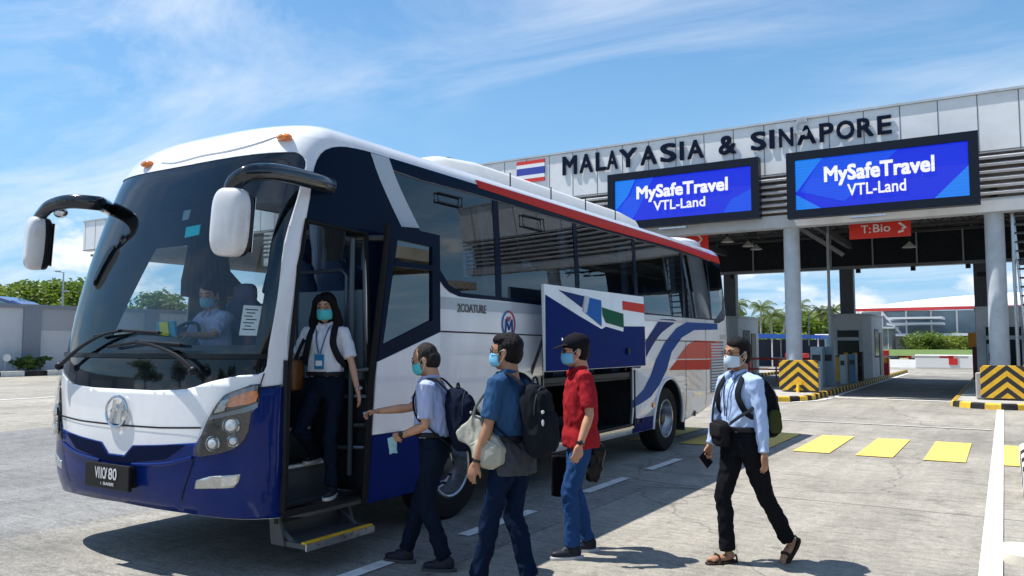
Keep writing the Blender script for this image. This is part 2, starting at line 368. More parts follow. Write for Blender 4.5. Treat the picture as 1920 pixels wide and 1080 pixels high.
for (x0, y0), (x1, y1) in zip(curve[:-1], curve[1:]):
    b.quad((x0, y0, .014), (x1, y1, .014), (x1 + .14, y1 - .1, .014), (x0 + .14, y0 - .05, .014))
tag(b.build('curved_line', M_white, smooth=False), 'white line curving round the left toll island kerb', 'road marking')

# ---------------------------------------------------------------- kerbed islands
M_kb = mat('kerb_black', (.02, .02, .022), .7, var=.4, vscale=12, dirt=((.12, .11, .1), .6))
M_ky = mat('kerb_yellow', (.72, .45, .03), .65, var=.15, vscale=10, dirt=((.2, .15, .06), .7))
M_kw = mat('kerb_white', (.68, .68, .66), .7, var=.12, vscale=10, dirt=((.3, .3, .28), .7))
M_paving = mat('island_concrete', (.38, .37, .35), .85, var=.2, vscale=3, bump=.2, bscale=60, dirt=((.2, .19, .18), .6))
def island(name, x0, x1, y0, y1, h, label, cat, mats, seg=.33, nose=1.1, kw=.16):
    """raised island with a round nose at y0; the kerb alternates two paints"""
    cx, w = (x0 + x1) / 2, (x1 - x0) / 2
    path = [(x1, y1)] + [(x1, y1 - k * seg) for k in range(1, int((y1 - y0 - nose) / seg))]
    n = max(6, int(PI * (w + nose) / 2 / seg))
    for k in range(n + 1):
        a = PI * k / n; path.append((cx + w * math.cos(a), y0 + nose - nose * math.sin(a)))
    path += [(x0, y0 + nose + k * seg) for k in range(1, int((y1 - y0 - nose) / seg))] + [(x0, y1)]
    root = thing(name, (cx, y0 + nose, 0), label, cat)
    kb = MB()
    for i in range(len(path) - 1):
        (ax, ay), (bx, by) = path[i], path[i + 1]
        def inn(x, y):
            v = Vector((cx - x, max(0, y0 + nose - y) if y < y0 + nose else 0, 0))
            if y >= y0 + nose: v = Vector((math.copysign(1, cx - x), 0, 0))
            return v.normalized() * kw
        ia, ib = inn(ax, ay), inn(bx, by); r = .3
        kb.add([(ax, ay, 0), (bx, by, 0), (ax + ia.x * r * .3, ay + ia.y * r * .3, h - .03), (bx + ib.x * r * .3, by + ib.y * r * .3, h - .03), (ax + ia.x * r, ay + ia.y * r, h), (bx + ib.x * r, by + ib.y * r, h), (ax + ia.x, ay + ia.y, h), (bx + ib.x, by + ib.y, h)],
               [(0, 1, 3, 2), (2, 3, 5, 4), (4, 5, 7, 6)], i % 2)
    kb.build('kerb', mats, root, angle=30)
    top = [(cx + (x - cx) * (1 - kw / w * .9), y if y > y0 + nose else y0 + nose + (y - y0 - nose) * (1 - kw / nose), h - .006) for x, y in path]
    MB().prism([Vector(p) for p in top], (0, 0, -.1)).build('paved_top', M_paving, root, smooth=False)
    return root
isl_l = island('toll_island', -7.0, -4.88, 23.6, 52, .16, 'left toll island with black and yellow kerb carrying the grey booth', 'toll island', [M_kb, M_ky])
isl_r = island('toll_island', -1.3, 1.05, 23.7, 52, .16, 'right toll island with black and yellow kerb under the right column', 'toll island', [M_kb, M_ky])
island('toll_island', -12.8, -10.7, 23.6, 52, .16, 'far left toll island behind the rear of the bus', 'toll island', [M_kb, M_ky])
island('kerb_island', .12, 2.6, 9.2, 13.9, .22, 'black and white striped kerb at the right edge of the photo', 'kerb', [M_kb, M_kw], seg=.42, nose=1.0)
p = gp(1922, 1050)
b = MB(); b.lathe([(0, .10), (.16, .10), (.2, .07), (.21, 0)], (p.x, p.y, 0), seg=28)
tag(b.build('kerb_stone', mat('cream_stone', (.62, .58, .48), .8, var=.1), angle=40), 'round cream stone in the bottom right corner', 'stone')

# ---------------------------------------------------------------- toll canopy
M_panel = mat('aluminium_panel', (.70, .715, .73), .42, var=.06, vscale=1.5, coat=.1, dirt=((.36, .37, .38), .35))
M_seam = mat('panel_seam', (.10, .105, .11), .7)
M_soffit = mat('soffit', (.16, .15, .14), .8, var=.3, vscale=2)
M_beam = mat('beam_grey', (.22, .235, .25), .6, var=.12)
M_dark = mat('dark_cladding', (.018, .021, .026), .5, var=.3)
M_slat = mat('louvre_slat', (.48, .49, .51), .45, var=.1)
M_letter = mat('sign_letter', (.006, .012, .03), .6, spec=.05)
FY = 26.7
canopy = thing('toll_canopy', (-5.9, FY, 0), 'long grey toll plaza canopy with lettered fascia and two big screens', 'toll plaza')
X0, X1 = -47.0, 9.5
ZT, ZM, ZB = 9.0, 7.25, 5.5
b = MB(); b.box(((X0 + X1) / 2, FY + .2, (ZT + ZM) / 2), (X1 - X0, .4, ZT - ZM)).build('fascia', M_panel, canopy, smooth=False)
sm = MB(); x = X1 - .65
while x > X0 + .2:
    sm.box((x, FY - .002, (ZT + ZM) / 2), (.022, .012, ZT - ZM - .01)); x -= 1.03
sm.box(((X0 + X1) / 2, FY - .004, ZM + .04), (X1 - X0, .012, .03))
sm.build('panel_joint', M_seam, canopy, smooth=False)
b = MB(); b.box(((X0 + X1) / 2, FY + .2, ZT + .04), (X1 - X0 + .06, .52, .07)).build('coping', M_galv, canopy, smooth=False)
# louvred band below the panels
lb = MB()
for k in range(7):
    z = ZM - .14 - k * .21
    if z < 5.95: break
    M = Matrix.Rotation(rad(25), 4, 'X'); lb.box(((X0 + 16 + X1) / 2, FY + .02, z), (X1 - X0 - 16, .16, .075), M=M)
lb.build('louvre', M_slat, canopy, smooth=False)
x = X0 + 17
while x < X1: MB().box((x, FY + .16, (ZM + 5.9) / 2), (.07, .07, ZM - 5.9 - .01)).build('louvre_post', M_slat, canopy, smooth=False); x += 2.05
MB().box(((X0 + 16 + X1) / 2, FY + .75, (ZM + 5.9) / 2), (X1 - X0 - 16, .06, ZM - 5.9)).build('back_panel', mat('duct_tan', (.33, .27, .22), .8, var=.35, vscale=2), canopy, smooth=False)
MB().box(((X0 + 16 + X1) / 2, FY + .22, 5.7), (X1 - X0 - 16, .5, .4)).build('lower_beam', mat('beam_light', (.44, .46, .48), .5, var=.1, vscale=2, dirt=((.3, .3, .3), .4)), canopy, smooth=False)
# roof, soffit and rear clad beam
MB().box(((X0 + X1) / 2, 34.0, 8.6), (X1 - X0, 14.0, .25)).build('roof', M_galv, canopy, smooth=False)
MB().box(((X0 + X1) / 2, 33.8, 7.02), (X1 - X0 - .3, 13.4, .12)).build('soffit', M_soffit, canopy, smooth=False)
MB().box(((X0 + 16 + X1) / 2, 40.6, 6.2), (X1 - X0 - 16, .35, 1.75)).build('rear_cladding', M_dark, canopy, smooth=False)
MB().box(((X0 + 16 + X1) / 2, 40.58, 5.3), (X1 - X0 - 16, .5, .13)).build('rear_edge_beam', M_beam, canopy, smooth=False)
tr = MB()
for y in (28.6, 30.6, 32.6, 34.6, 36.6):
    tr.box((-12, y, 6.35), (42, .09, .1)); tr.box((-12, y, 6.9), (42, .09, .12))
    x = -32
    while x < 9:
        tr.tube([(x, y, 6.38), (x + .6, y, 6.88)], .025, 6); tr.tube([(x + .6, y, 6.88), (x + 1.2, y, 6.38)], .025, 6); x += 1.2
for x in (-11.7, -5.9, -.1, 5.7): tr.box((x, 33.2, 6.2), (.18, 12, .3))
for k in range(14): tr.box((-30 + k * 2.9, 33.2, 6.68), (.07, 12, .08))
tr.build('roof_truss', mat('truss_dark', (.05, .05, .052), .6, var=.2), canopy, smooth=False)
bk = MB()
for x in (-5.9, -11.7): bk.tube([(x - 1.6, 28.2, 6.9), (x + 0.0, 37.0, 5.6)], .12, 4)
bk.build('brace', M_beam, canopy, smooth=False)
for k in range(22): MB().tube([(-31 + k * 1.85, 40.36, 6.9), (-31 + k * 1.85, 40.36, 5.3)], .035, 6).build('drain_pipe', M_galv, canopy)
# columns
for (x, lab) in ((-5.9, None), (-.12, None), (5.7, None), (-11.7, None)):
    c = MB(); c.cyl((x, 27.2, .16), .255, 5.35, 32); c.cyl((x, 27.2, .16), .33, .05, 32)
    c.build('column', M_galv, canopy)
M_dkcol = mat('rear_column_paint', (.085, .095, .105), .55, var=.15)
for x in (-6.35, -.75, 5.2, -12.0):
    c = MB(); c.box((x, 41.0, 2.8), (.62, .5, 5.5)); c.build('rear_column', M_dkcol, canopy, smooth=False, bevel=.02)
# lettering, each glyph where the photo has it
LET = [('M', 1056, 1082.6), ('A', 1088, 1112.5), ('L', 1118, 1138), ('A', 1139, 1159), ('Y', 1162, 1195), ('A', 1202, 1232), ('S', 1239, 1269), ('I', 1275.5, 1283), ('A', 1290, 1320), ('&', 1348.6, 1381.6), ('S', 1409, 1438), ('I', 1444, 1453.5), ('N', 1462, 1489), ('A', 1496, 1531.5), ('P', 1538, 1565), ('O', 1570, 1604), ('R', 1609, 1640), ('E', 1647, 1674)]
zl0 = (atY(1070, 327, FY).z + atY(1660, 252, FY).z) / 2; zl1 = (atY(1070, 294, FY).z + atY(1660, 217, FY).z) / 2
for ch, a, c in LET:
    xa, xc = atY(a, 290, FY).x, atY(c, 290, FY).x; mid = (a + c) / 2
    t = (mid - 1070) / 590; z0 = atY(mid, 328 + (252 - 328) * t, FY).z; z1 = atY(mid, 293 + (217 - 293) * t, FY).z
    text_on(ch, (xa, FY - .03, z0), (xc - xa, 0, 0), (0, 0, z1 - z0), (0, -.035, 0), .028).build('letter', M_letter, canopy, angle=30)
# the misprinted pale scrap between N and A
xa = atY(1490, 290, FY).x
text_on('C', (xa, FY - .11, zl0 + .30), (.45, 0, 0), (0, 0, .55), (0, -.02, 0), .03).build('letter_scrap', mat('scrap_grey', (.33, .36, .40), .5), canopy)
# flag emblem panel
fx0, fx1 = atY(970, 320, FY).x, atY(1022, 320, FY).x; fz1, fz0 = atY(1000, 301, FY).z, atY(1000, 341, FY).z
fh = (fz1 - fz0) / 6; M_fr = mat('flag_red', (.62, .03, .02), .5); M_fw = mat('flag_white', (.78, .79, .82), .5); M_fb = mat('flag_blue', (.03, .05, .34), .5)
fl = MB(); 
for k, (h, mi) in enumerate([(1, 0), (1, 1), (2, 2), (1, 1), (1, 0)]):
    zb = fz0 + fh * sum([1, 1, 2, 1, 1][:k]); fl.box(((fx0 + fx1) / 2, FY - .03, zb + fh * h / 2), (fx1 - fx0, .05, fh * h), m=mi)
fl.build('flag_panel', [M_fr, M_fw, M_fb], canopy, smooth=False)
# hanging lamps and small speakers under the roof edge
def lamp_at(px, py, Y, lab):
    q = atY(px, py, Y); r = thing('hanging_lamp', (q.x, Y, q.z), lab, 'lamp', 'lamps hanging under the toll canopy')
    MB().lathe([(.02, .22), (.05, .2), (.09, .14), (.24, .02), (.25, 0)], (q.x, Y, q.z), seg=20).build('lamp_shade', mat('lamp_white', (.6, .6, .58), .5), r)
    MB().tube([(q.x, Y, q.z + .2), (q.x, Y, 7.0)], .018, 6).build('rod', M_dark, r)
for px, py, Y, lab in ((1364, 454, 31, 'lamp nearest the left red banner under the canopy'), (1403, 462, 32.5, 'lamp midway between the left red banner and the round column'), (1418, 468, 34, 'lamp hanging just left of the round left column'), (1705, 464, 33, 'lamp hanging below the right red banner')): lamp_at(px, py, Y, lab)
for px, py, lab in ((1374, 518, 'small black speaker under the canopy edge nearest the bus rear'), (1609, 504, 'small black speaker under the canopy edge right of the dark pillar'), (1712, 499, 'small black speaker under the middle of the right canopy edge'), (1815, 493, 'small black speaker under the canopy edge near the right column')):
    q = atY(px, py, 40.5); r = MB(); r.box((q.x, 40.5, 5.12), (.2, .2, .18)); r.tube([(q.x, 40.5, 5.3), (q.x, 40.5, 5.15)], .03, 6)
    tag(r.build('speaker', M_dark, smooth=False), lab, 'speaker', 'speakers under the canopy edge')
# ---------------------------------------------------------------- LED screens
def emat(name, col, s=.73):
    m = bpy.data.materials.new(name); m.use_nodes = True; nt = m.node_tree; b = nt.nodes['Principled BSDF']
    b.inputs['Base Color'].default_value = (.01, .01, .02, 1); b.inputs['Roughness'].default_value = .4
    t = N(nt, 'ShaderNodeTexCoord'); w = N(nt, 'ShaderNodeTexWave', wave_type='BANDS', bands_direction='Z', i_Scale=3.2, i_Distortion=2.2, i_Detail=3.0); w.inputs['Detail Scale'].default_value = 2.0
    L(nt, t.outputs['Object'], w.inputs['Vector'])
    L(nt, ramp(nt, w.outputs[0], [(0.0, tuple(x * .86 for x in col)), (.6, col)]), b.inputs['Emission Color']); b.inputs['Emission Strength'].default_value = s; return m
E_blue = emat('led_blue', (.0, .018, .72)); E_cyan = emat('led_cyan', (.005, .20, .86)); E_mid = emat('led_mid', (.0, .07, .80)); E_white = emat('led_white', (.92, .94, 1.0))
def screen(c, SY, label, kind):
    (x0, x1, z0, z1) = c; r = thing('led_screen', ((x0 + x1) / 2, SY, z0), label, 'led screen', 'blue screens on the canopy')
    fr = MB(); t = .26; fr.box(((x0 + x1) / 2, SY + .16, (z0 + z1) / 2), (x1 - x0, .2, z1 - z0))
    for (a, b_, cx, cz) in ((x1 - x0, t, (x0 + x1) / 2, z1 - t / 2), (x1 - x0, t, (x0 + x1) / 2, z0 + t / 2), (t, z1 - z0 - 2 * t, x0 + t / 2, (z0 + z1) / 2), (t, z1 - z0 - 2 * t, x1 - t / 2, (z0 + z1) / 2)):
        fr.box((cx, SY, cz), (a, .12, b_))
    fr.build('bezel', mat('bezel_black', (.008, .011, .022), .35), r, smooth=False)
    a0, a1, b0, b1 = x0 + t, x1 - t, z0 + t, z1 - t; W, H = a1 - a0, b1 - b0; Y = SY + .05
    P = lambda u, v, d=0: Vector((a0 + u * W, Y - d, b0 + v * H))
    s = MB(); s.box((a0 + W / 2, Y + .01, b0 + H / 2), (W, .02, H)); s.build('display', E_blue, r, smooth=False)
    tl_ = []
    def shp(p, mm): MB().prism(p, (0, .004, 0)).build('backdrop_shape', mm, r, smooth=False)
    if kind == 'R':
        shp([P(0, 1, .006), P(.17, 1, .006), P(.02, .42, .006), P(0, .36, .006)], E_cyan); shp([P(0, .32, .006), P(.16, 0, .006), P(0, 0, .006)], E_cyan)
        shp([P(1, .56, .006), P(.81, 0, .006), P(1, 0, .006)], E_cyan); shp([P(.17, 1, .005), P(.62, 1, .005), P(.30, .1, .005), P(.03, .37, .005)], E_mid)
    else:
        shp([P(0, 1, .006), P(.16, 1, .006), P(.10, .62, .006), P(0, .28, .006)], E_cyan); shp([P(0, .26, .005), P(.12, .62, .005), P(.17, 1, .005), P(.3, 1, .005), P(.17, .2, .005), P(.12, 0, .005), P(0, 0, .005)], E_mid)
        shp([P(.86, .3, .006), P(1, .5, .006), P(1, 0, .006), P(.80, 0, .006)], E_mid)
    if kind == 'R': t1, t2 = (.18, .82, .50, .86), (.32, .66, .20, .43)
    else: t1, t2 = (.17, .84, .50, .86), (.30, .68, .20, .43)
    text_on('MySafeTravel', P(t1[0], t1[2] - .08, .02), (W * (t1[1] - t1[0]), 0, 0), (0, 0, H * (t1[3] - t1[2] + .04)), (0, -.006, 0), .03).build('heading', E_white, r, smooth=False)
    text_on('VTL-Land', P(t2[0], t2[2], .02), (W * (t2[1] - t2[0]), 0, 0), (0, 0, H * (t2[3] - t2[2])), (0, -.006, 0), .02).build('subheading', E_white, r, smooth=False)
    MB().box(((x0 + x1) / 2 - .3, SY + .1, z0 - .09), (1.0, .14, .05)).build('bracket', M_steel, r, smooth=False)
SYL, SYR = 26.25, 25.9
A, B_, C_, D_ = atY(1140, 330, SYL), atY(1422, 293, SYL), atY(1425, 412, SYL), atY(1146, 428, SYL)
screen((A.x, C_.x, (C_.z + D_.z) / 2, (A.z + B_.z) / 2), SYL, 'left blue screen above the rear of the bus, the smaller looking one', 'L')
A, B_, C_, D_ = atY(1474, 290, SYR), atY(1832, 243, SYR), atY(1839, 382, SYR), atY(1477, 411, SYR)
screen((A.x, C_.x, (C_.z + D_.z) / 2, (A.z + B_.z) / 2), SYR, 'right blue screen, between the two round columns', 'R')
# red hanging banners
def banner(pa, pb, pc, Y, label, words, mark):
    a, b_, c = atY(*pa, Y), atY(*pb, Y), atY(*pc, Y); x0, x1, z1, z0 = a.x, b_.x, (a.z + b_.z) / 2, c.z
    r = thing('red_banner', ((x0 + x1) / 2, Y, z0), label, 'banner', 'red banners under the canopy')
    W, H = x1 - x0, z1 - z0
    MB().box(((x0 + x1) / 2, Y, (z0 + z1) / 2), (W, .08, H)).build('panel', mat('banner_red', (.66, .025, .012), .5, var=.08), r, smooth=False)
    mw = mat('banner_white', (.72, .68, .66), .6)
    for (w, u0, u1, v0, v1) in words: text_on(w, (x0 + W * u0, Y - .045, z0 + H * v0), (W * (u1 - u0), 0, 0), (0, 0, H * (v1 - v0)), (0, -.012, 0), .01).build('lettering', mw, r, smooth=False)
    MB().tube([(x0 + W * u, Y - .05, z0 + H * v) for u, v in mark], .035, 6, flat=.4).build('mark', mw, r)
    MB().tube([(x0 + .2, Y, z1), (x0 + .2, Y, 6.4)], .02, 6).tube([(x1 - .2, Y, z1), (x1 - .2, Y, 6.4)], .02, 6).build('hanger', M_dark, r)
banner((1592, 415), (1707, 408), (1707, 442), 28.3, 'red banner reading T:Bio under the right screen', [('T:', .2, .36, .28, .72), ('Bio', .4, .68, .3, .74)], [(.82, .75), (.85, .66), (.9, .55), (.93, .5), (.87, .42), (.88, .3), (.8, .24)])
banner((1215, 439), (1328, 434), (1328, 468), 28.3, 'red banner above the bus roof under the left screen', [('FiHT', .45, .66, .45, .8), ('ao', .62, .73, .3, .5)], [(.8, .82), (.86, .74), (.9, .55), (.86, .4), (.8, .34)])

# ---------------------------------------------------------------- booths, posts and barriers
M_booth = mat('booth_grey', (.52, .54, .55), .6, var=.1, vscale=2, dirt=((.16, .17, .18), .4))
M_win = mat('booth_glass', (.008, .022, .024), .15, spec=.12)
def booth(x0, x1, y0, y1, label):
    r = thing('toll_booth', ((x0 + x1) / 2, y0, .16), label, 'toll booth', 'grey toll booths on the islands')
    h = 2.78; ch = .28
    out = [(x0, y0, .155), (x1 - ch, y0, .155), (x1, y0 + ch * 2, .155), (x1, y1, .155), (x0, y1, .155)]
    MB().prism([Vector(p) for p in out], (0, 0, h)).build('wall', M_booth, r, smooth=False)
    out2 = [(x0 - .06, y0 - .06, h + .16), (x1 - ch, y0 - .06, h + .16), (x1 + .06, y0 + ch * 2, h + .16), (x1 + .06, y1 + .05, h + .16), (x0 - .06, y1 + .05, h + .16)]
    MB().prism([Vector(p) for p in out2], (0, 0, .07)).build('roof', M_booth, r, smooth=False)
    wd = x1 - x0 - ch
    def win(cx, cz, w, hh, nm='window'):
        o = MB().box((cx, y0 - .012, cz), (w, .03, hh)).build(nm, M_win, r, smooth=False)
        f = MB()
        for (dx, dz, a, c) in ((0, hh / 2, w + .06, .05), (0, -hh / 2, w + .06, .05), (-w / 2, 0, .05, hh), (w / 2, 0, .05, hh)): f.box((cx + dx, y0 - .03, cz + dz), (a, .05, c))
        f.build('frame', M_galv, o, smooth=False)
    cx = x0 + wd * .5 + .05
    win(cx, 2.12, wd * .72, .36); win(cx, 1.35, wd * .72, 1.0)
    MB().box((x1 + .012, y0 + 2.0, 1.7), (.03, 1.2, 1.3)).build('side_window', M_win, r, smooth=False)
    MB().box((x1 + .02, y0 + 3.3, 1.2), (.03, .8, 2.0)).build('door', M_dsteel, r, smooth=False)
    return r
booth(-6.6, -5.0, 37.9, 42.2, 'grey toll booth under the dark pillar on the left island')
booth(-.85, 1.0, 33.2, 37.2, 'grey toll booth just behind the round right column')
booth(-12.75, -10.95, 37.9, 42.2, 'grey toll booth between the bus rear and the palm trees')
# chevron boards
def chev_mat():
    m = bpy.data.materials.new('chevron'); m.use_nodes = True; nt = m.node_tree; b = nt.nodes['Principled BSDF']
    t = N(nt, 'ShaderNodeTexCoord'); s = N(nt, 'ShaderNodeSeparateXYZ'); L(nt, t.outputs['Object'], s.inputs[0])
    a = math_n(nt, 'ABSOLUTE', s.outputs[0]); v = math_n(nt, 'ADD', math_n(nt, 'MULTIPLY', s.outputs[2], 1.15), a)
    f = math_n(nt, 'FRACT', math_n(nt, 'MULTIPLY', v, 2.9)); g_ = math_n(nt, 'GREATER_THAN', f, .5)
    n = N(nt, 'ShaderNodeTexNoise', i_Scale=7.0, i_Detail=8.0, i_Roughness=.7); L(nt, t.outputs['Object'], n.inputs['Vector'])
    mx_ = N(nt, 'ShaderNodeMix', data_type='RGBA'); L(nt, g_, mx_.inputs[0]); mx_.inputs[7].default_value = (.018, .018, .02, 1)
    L(nt, ramp(nt, n.outputs[0], [(.35, (.62, .34, .02)), (.6, (.80, .47, .02))]), mx_.inputs[6]); L(nt, mx_.outputs[2], b.inputs['Base Color']); b.inputs['Roughness'].default_value = .5; return m
M_chev = chev_mat()
M_yel = mat('yellow_paint', (.75, .44, .02), .5, var=.15)
def chevron(cx, y, z, w, h, label, two=False):
    r = thing('chevron_barrier', (cx, y, z), label, 'barrier', 'black and yellow barriers on the islands')
    def panel(c, wd, nm='board'):
        me = MB().box((0, 0, h / 2), (wd, .07, h)); o = me.build(nm, M_chev, None, smooth=False, bevel=.012); o.location = c; o.parent = r; o.matrix_parent_inverse = r.matrix_basis.inverted(); return o
    if two:
        panel((cx - .22, y, z + .05), w * .62); panel((cx + w * .42, y + .12, z + .05), w * .55)
        MB().tube([(cx + w * .115, y - .06, z), (cx + w * .115, y - .06, z + h * .98)], .05, 8).build('post', M_yel, r)
    else: panel((cx, y, z + .05), w)
    s = MB(); s.tube([(cx, y - .05, z), (cx, y - .16, z), (cx, y - .1, z + .25)], .05, 8); s.box((cx, y - .1, z + .28), (.22, .07, .1))
    if not two: s.build('stand', M_yel, r)
    MB().box((cx, y + .3, z + h * .42), (w * .96, .45, h * .8)).build('ballast', M_paving, r, smooth=False, bevel=.03)
a, c = gp(1456, 731, .16), gp(1521, 735, .16)
chevron(-5.55, 26.1, .16, 1.18, .95, 'yellow and black chevron barrier at the foot of the left column')
chevron(.25, 25.2, .16, 2.0, .88, 'wide yellow and black chevron barrier at the foot of the right column', True)
# equipment cabinets on the left island
def cab(name, px0, px1, pyt, Y, label, m, d=.5, cat='cabinet', z0=.16):
    a, b_ = atY(px0, pyt, Y), atY(px1, pyt, Y); w = b_.x - a.x; h = a.z - z0
    r = thing(name, ((a.x + b_.x) / 2, Y, z0), label, cat)
    MB().box(((a.x + b_.x) / 2, Y + d / 2, z0 + h / 2), (w, d, h)).build('casing', m, r, smooth=False, bevel=.015)
    MB().box(((a.x + b_.x) / 2, Y - .012, z0 + h * .72), (w * .7, .02, h * .16)).build('panel', M_dsteel, r, smooth=False)
    return r
M_blc = mat('cabinet_blue_grey', (.28, .37, .43), .5, var=.1); M_blu = mat('cabinet_blue', (.06, .17, .30), .5, var=.1)
cab('equipment_cabinet', 1519, 1541, 650, 29.6, 'pale grey cabinet right of the left chevron barrier', M_blc)
cab('equipment_cabinet', 1543, 1562, 650, 30.2, 'slim blue grey cabinet between the pale cabinet and the booth', mat('cab_teal', (.16, .23, .28), .5))
cab('payment_machine', 1591, 1603, 664, 33.5, 'blue payment machine in front of the booth window', M_blu)
cab('equipment_cabinet', 1574, 1584, 665, 32.3, 'small grey blue cabinet left of the payment machine', M_blc)
rt = cab('equipment_cabinet', 1850, 1872, 645, 31.0, 'pale cabinet half hidden by the round right column', M_blc)
def bollard(cx, cy, label, n=4, h=1.0):
    r = thing('striped_guard', (cx, cy, .16), label, 'guard', 'striped guards in front of the booth')
    g_ = MB()
    for k in range(n): g_.box((cx - .35 + k * .7 / n + .35 / n, cy, .16 + h / 2), (.7 / n, .4, h), m=k % 2)
    g_.build('guard_block', [mat('guard_yellow', (.55, .33, .03), .6, var=.2), M_kb], r, smooth=False)
    MB().box((cx, cy, .16 + h + .02), (.74, .44, .04)).build('cap', M_dark, r, smooth=False)
bollard(-6.0, 34.3, 'yellow and black striped guard left of the blue payment machine', 5)
bollard(-5.35, 35.6, 'yellow and black striped guard right of the blue payment machine', 4, 1.15)
# lamp post beside booth
q = atY(1557, 640, 33); b = thing('lamp_post', (q.x, 33, .16), 'thin grey pole between the left column and the booth', 'pole')
MB().tube([(q.x, 33, .16), (q.x, 33, 6.3)], [.07, .05], 10).build('pole', M_galv, b)
MB().tube([(q.x, 33, 3.0), (q.x - .5, 32.9, 3.05), (q.x - .75, 32.9, 2.85), (q.x - .78, 32.9, 1.6)], .03, 6).build('bracket', M_galv, b)
# lane barriers
M_red = mat('barrier_red', (.55, .02, .015), .5, var=.1); M_bw = mat('barrier_white', (.72, .72, .72), .5)
def boom(xp, xe, Y, z, label, col=M_red, slack=0):
    r = thing('lane_barrier', (xp, Y, .16), label, 'barrier gate', 'barrier gates across the lanes')
    MB().box((xp, Y, .16 + .6), (.32, .4, 1.2)).box((xp, Y - .21, .9), (.2, .02, .3), m=1).build('housing', [col, M_yel], r, smooth=False, bevel=.02)
    p = MB(); n = 6; 
    for k in range(n):
        a_, b_ = xp + (xe - xp) * k / n, xp + (xe - xp) * (k + 1) / n
        p.box(((a_ + b_) / 2, Y - .25, z), (abs(b_ - a_), .05, .1), m=(0 if k in (1, 4) else 1))
    p.build('arm', [M_red, M_bw], r, smooth=False)
boom(-4.98, -1.45, 42.8, 1.05, 'red lane barrier post with white arm right of the booth')
boom(-12.1 + 1.0, -7.2, 40.6, .95, 'lane barrier with red arm behind the left chevron board')
q = MB(); r = thing('barrier_post', (-1.05, 39.5, .16), 'orange topped dark post at the right end of the lane barrier', 'barrier post')
MB().box((-1.05, 39.5, .85), (.26, .3, 1.4)).build('post', mat('post_maroon', (.16, .02, .02), .5), r, smooth=False, bevel=.02)
MB().box((-1.15, 39.5, 1.85), (.34, .3, .6)).build('lamp_box', mat('lamp_orange', (.85, .32, .02), .5), r, smooth=False, bevel=.02)
# railing on the far left island
rl = thing('railing', (-9.2, 36, .0), 'red pipe railing in the lane behind the bus rear', 'railing')
k = MB()
for z in (.55, 1.0): k.tube([(-12.2, 36, z), (-7.4, 36, z)], .035, 6)
for x in (-12.2, -11.0, -9.8, -8.6, -7.4): k.tube([(x, 36, 0), (x, 36, 1.0)], .035, 6)
k.build('rail', M_red, rl)
# ladder with cage beside the right column
lad = thing('ladder', (.75, 27.6, .1), 'steel stair ladder right of the round right column', 'ladder')
s = MB(); s.tube([(.55, 27.5, 1.6), (.36, 27.5, 5.5)], .04, 6); s.tube([(1.25, 27.5, 1.6), (1.0, 27.5, 5.5)], .04, 6); s.tube([(.33, 27.3, .2), (.33, 27.3, 5.5)], .05, 8); s.tube([(1.3, 27.9, .1), (1.3, 27.9, 6.0)], .05, 8); s.build('stringer', M_steel, lad)
s = MB()
for k in range(15): t_ = k / 14; s.box((.9 - .22 * t_, 27.5, 1.75 + 3.7 * t_), (.68, .2, .045))
s.build('tread', M_dsteel, lad, smooth=False)
s = MB()
for k in range(9): s.box((1.3, 27.62, .5 + k * .19), (1.7, .06, .07))
s.box((1.3, 27.72, 1.2), (1.7, .04, 1.9)); s.build('slatted_screen', M_galv, lad, smooth=False)
MB().box((1.2, 27.6, 4.05), (1.5, .9, .07)).build('landing', M_dsteel, lad, smooth=False)
# cctv on the dark right pillar
q = atY(1845, 515, 37.2); r = thing('security_camera', (q.x, 37.2, q.z), 'white and dark security camera on the dark right pillar', 'camera')
MB().box((q.x, 37.1, q.z), (.5, .3, .2)).build('camera_body', M_dark, r, smooth=False, bevel=.02); MB().tube([(q.x + .3, 37.2, q.z), (q.x + .35, 37.2, q.z + .5)], .1, 10).build('housing', M_bw, r)
# ================================================================ FAR BUILDING, TREES, LEFT WALL
M_glassb = mat('far_glass', (.17, .25, .31), .12, coat=.5, var=.35, vscale=.15)
M_wroof = mat('white_roof', (.76, .76, .78), .45, var=.04)
M_pale = mat('pale_concrete', (.60, .61, .62), .7, var=.08)
FYB = 170.0
tb = thing('terminal_building', (-10, FYB, 0), 'wide white curved roof terminal with red roof edge beyond the toll lanes', 'terminal building')
x0 = atY(1598, 600, FYB).x; x1 = x0 + 85; zt = atY(1720, 574, FYB).z; ze = atY(1720, 582, FYB).z
rf = MB(); sec = []
n = 24
for i in range(n + 1):
    t = i / n; x = x0 + (x1 - x0) * t; zz = ze + .35 + (3.3 * math.sin(PI * min(1, t * 1.25 + .02)) ** .75 if t < .8 else 1.0)
    sec.append((x, zz))
vs = []; fs = []
for x, zz in sec:
    for (y, k) in ((FYB - 5, 0.0), (FYB - 3, .45), (FYB + 6, .9), (FYB + 18, 1.0), (FYB + 40, .6)): vs.append((x, y, ze + .35 + (zz - ze - .35) * k))
for i in range(n):
    for k in range(4): fs.append((i * 5 + k, i * 5 + k + 1, i * 5 + k + 6, i * 5 + k + 5))
rf.add(vs, fs); rf.build('roof', M_wroof, tb, angle=60, solid=.25)
MB().box(((x0 + x1) / 2, FYB - 5.1, ze + .1), (x1 - x0 + .4, .4, .55)).build('red_roof_edge', mat('edge_red', (.45, .03, .03), .5), tb, smooth=False)
MB().box(((x0 + x1) / 2, FYB + 20, ze / 2 - .2), (x1 - x0 - 4, 44, ze)).build('glass_wall', M_glassb, tb, smooth=False)
mu = MB()
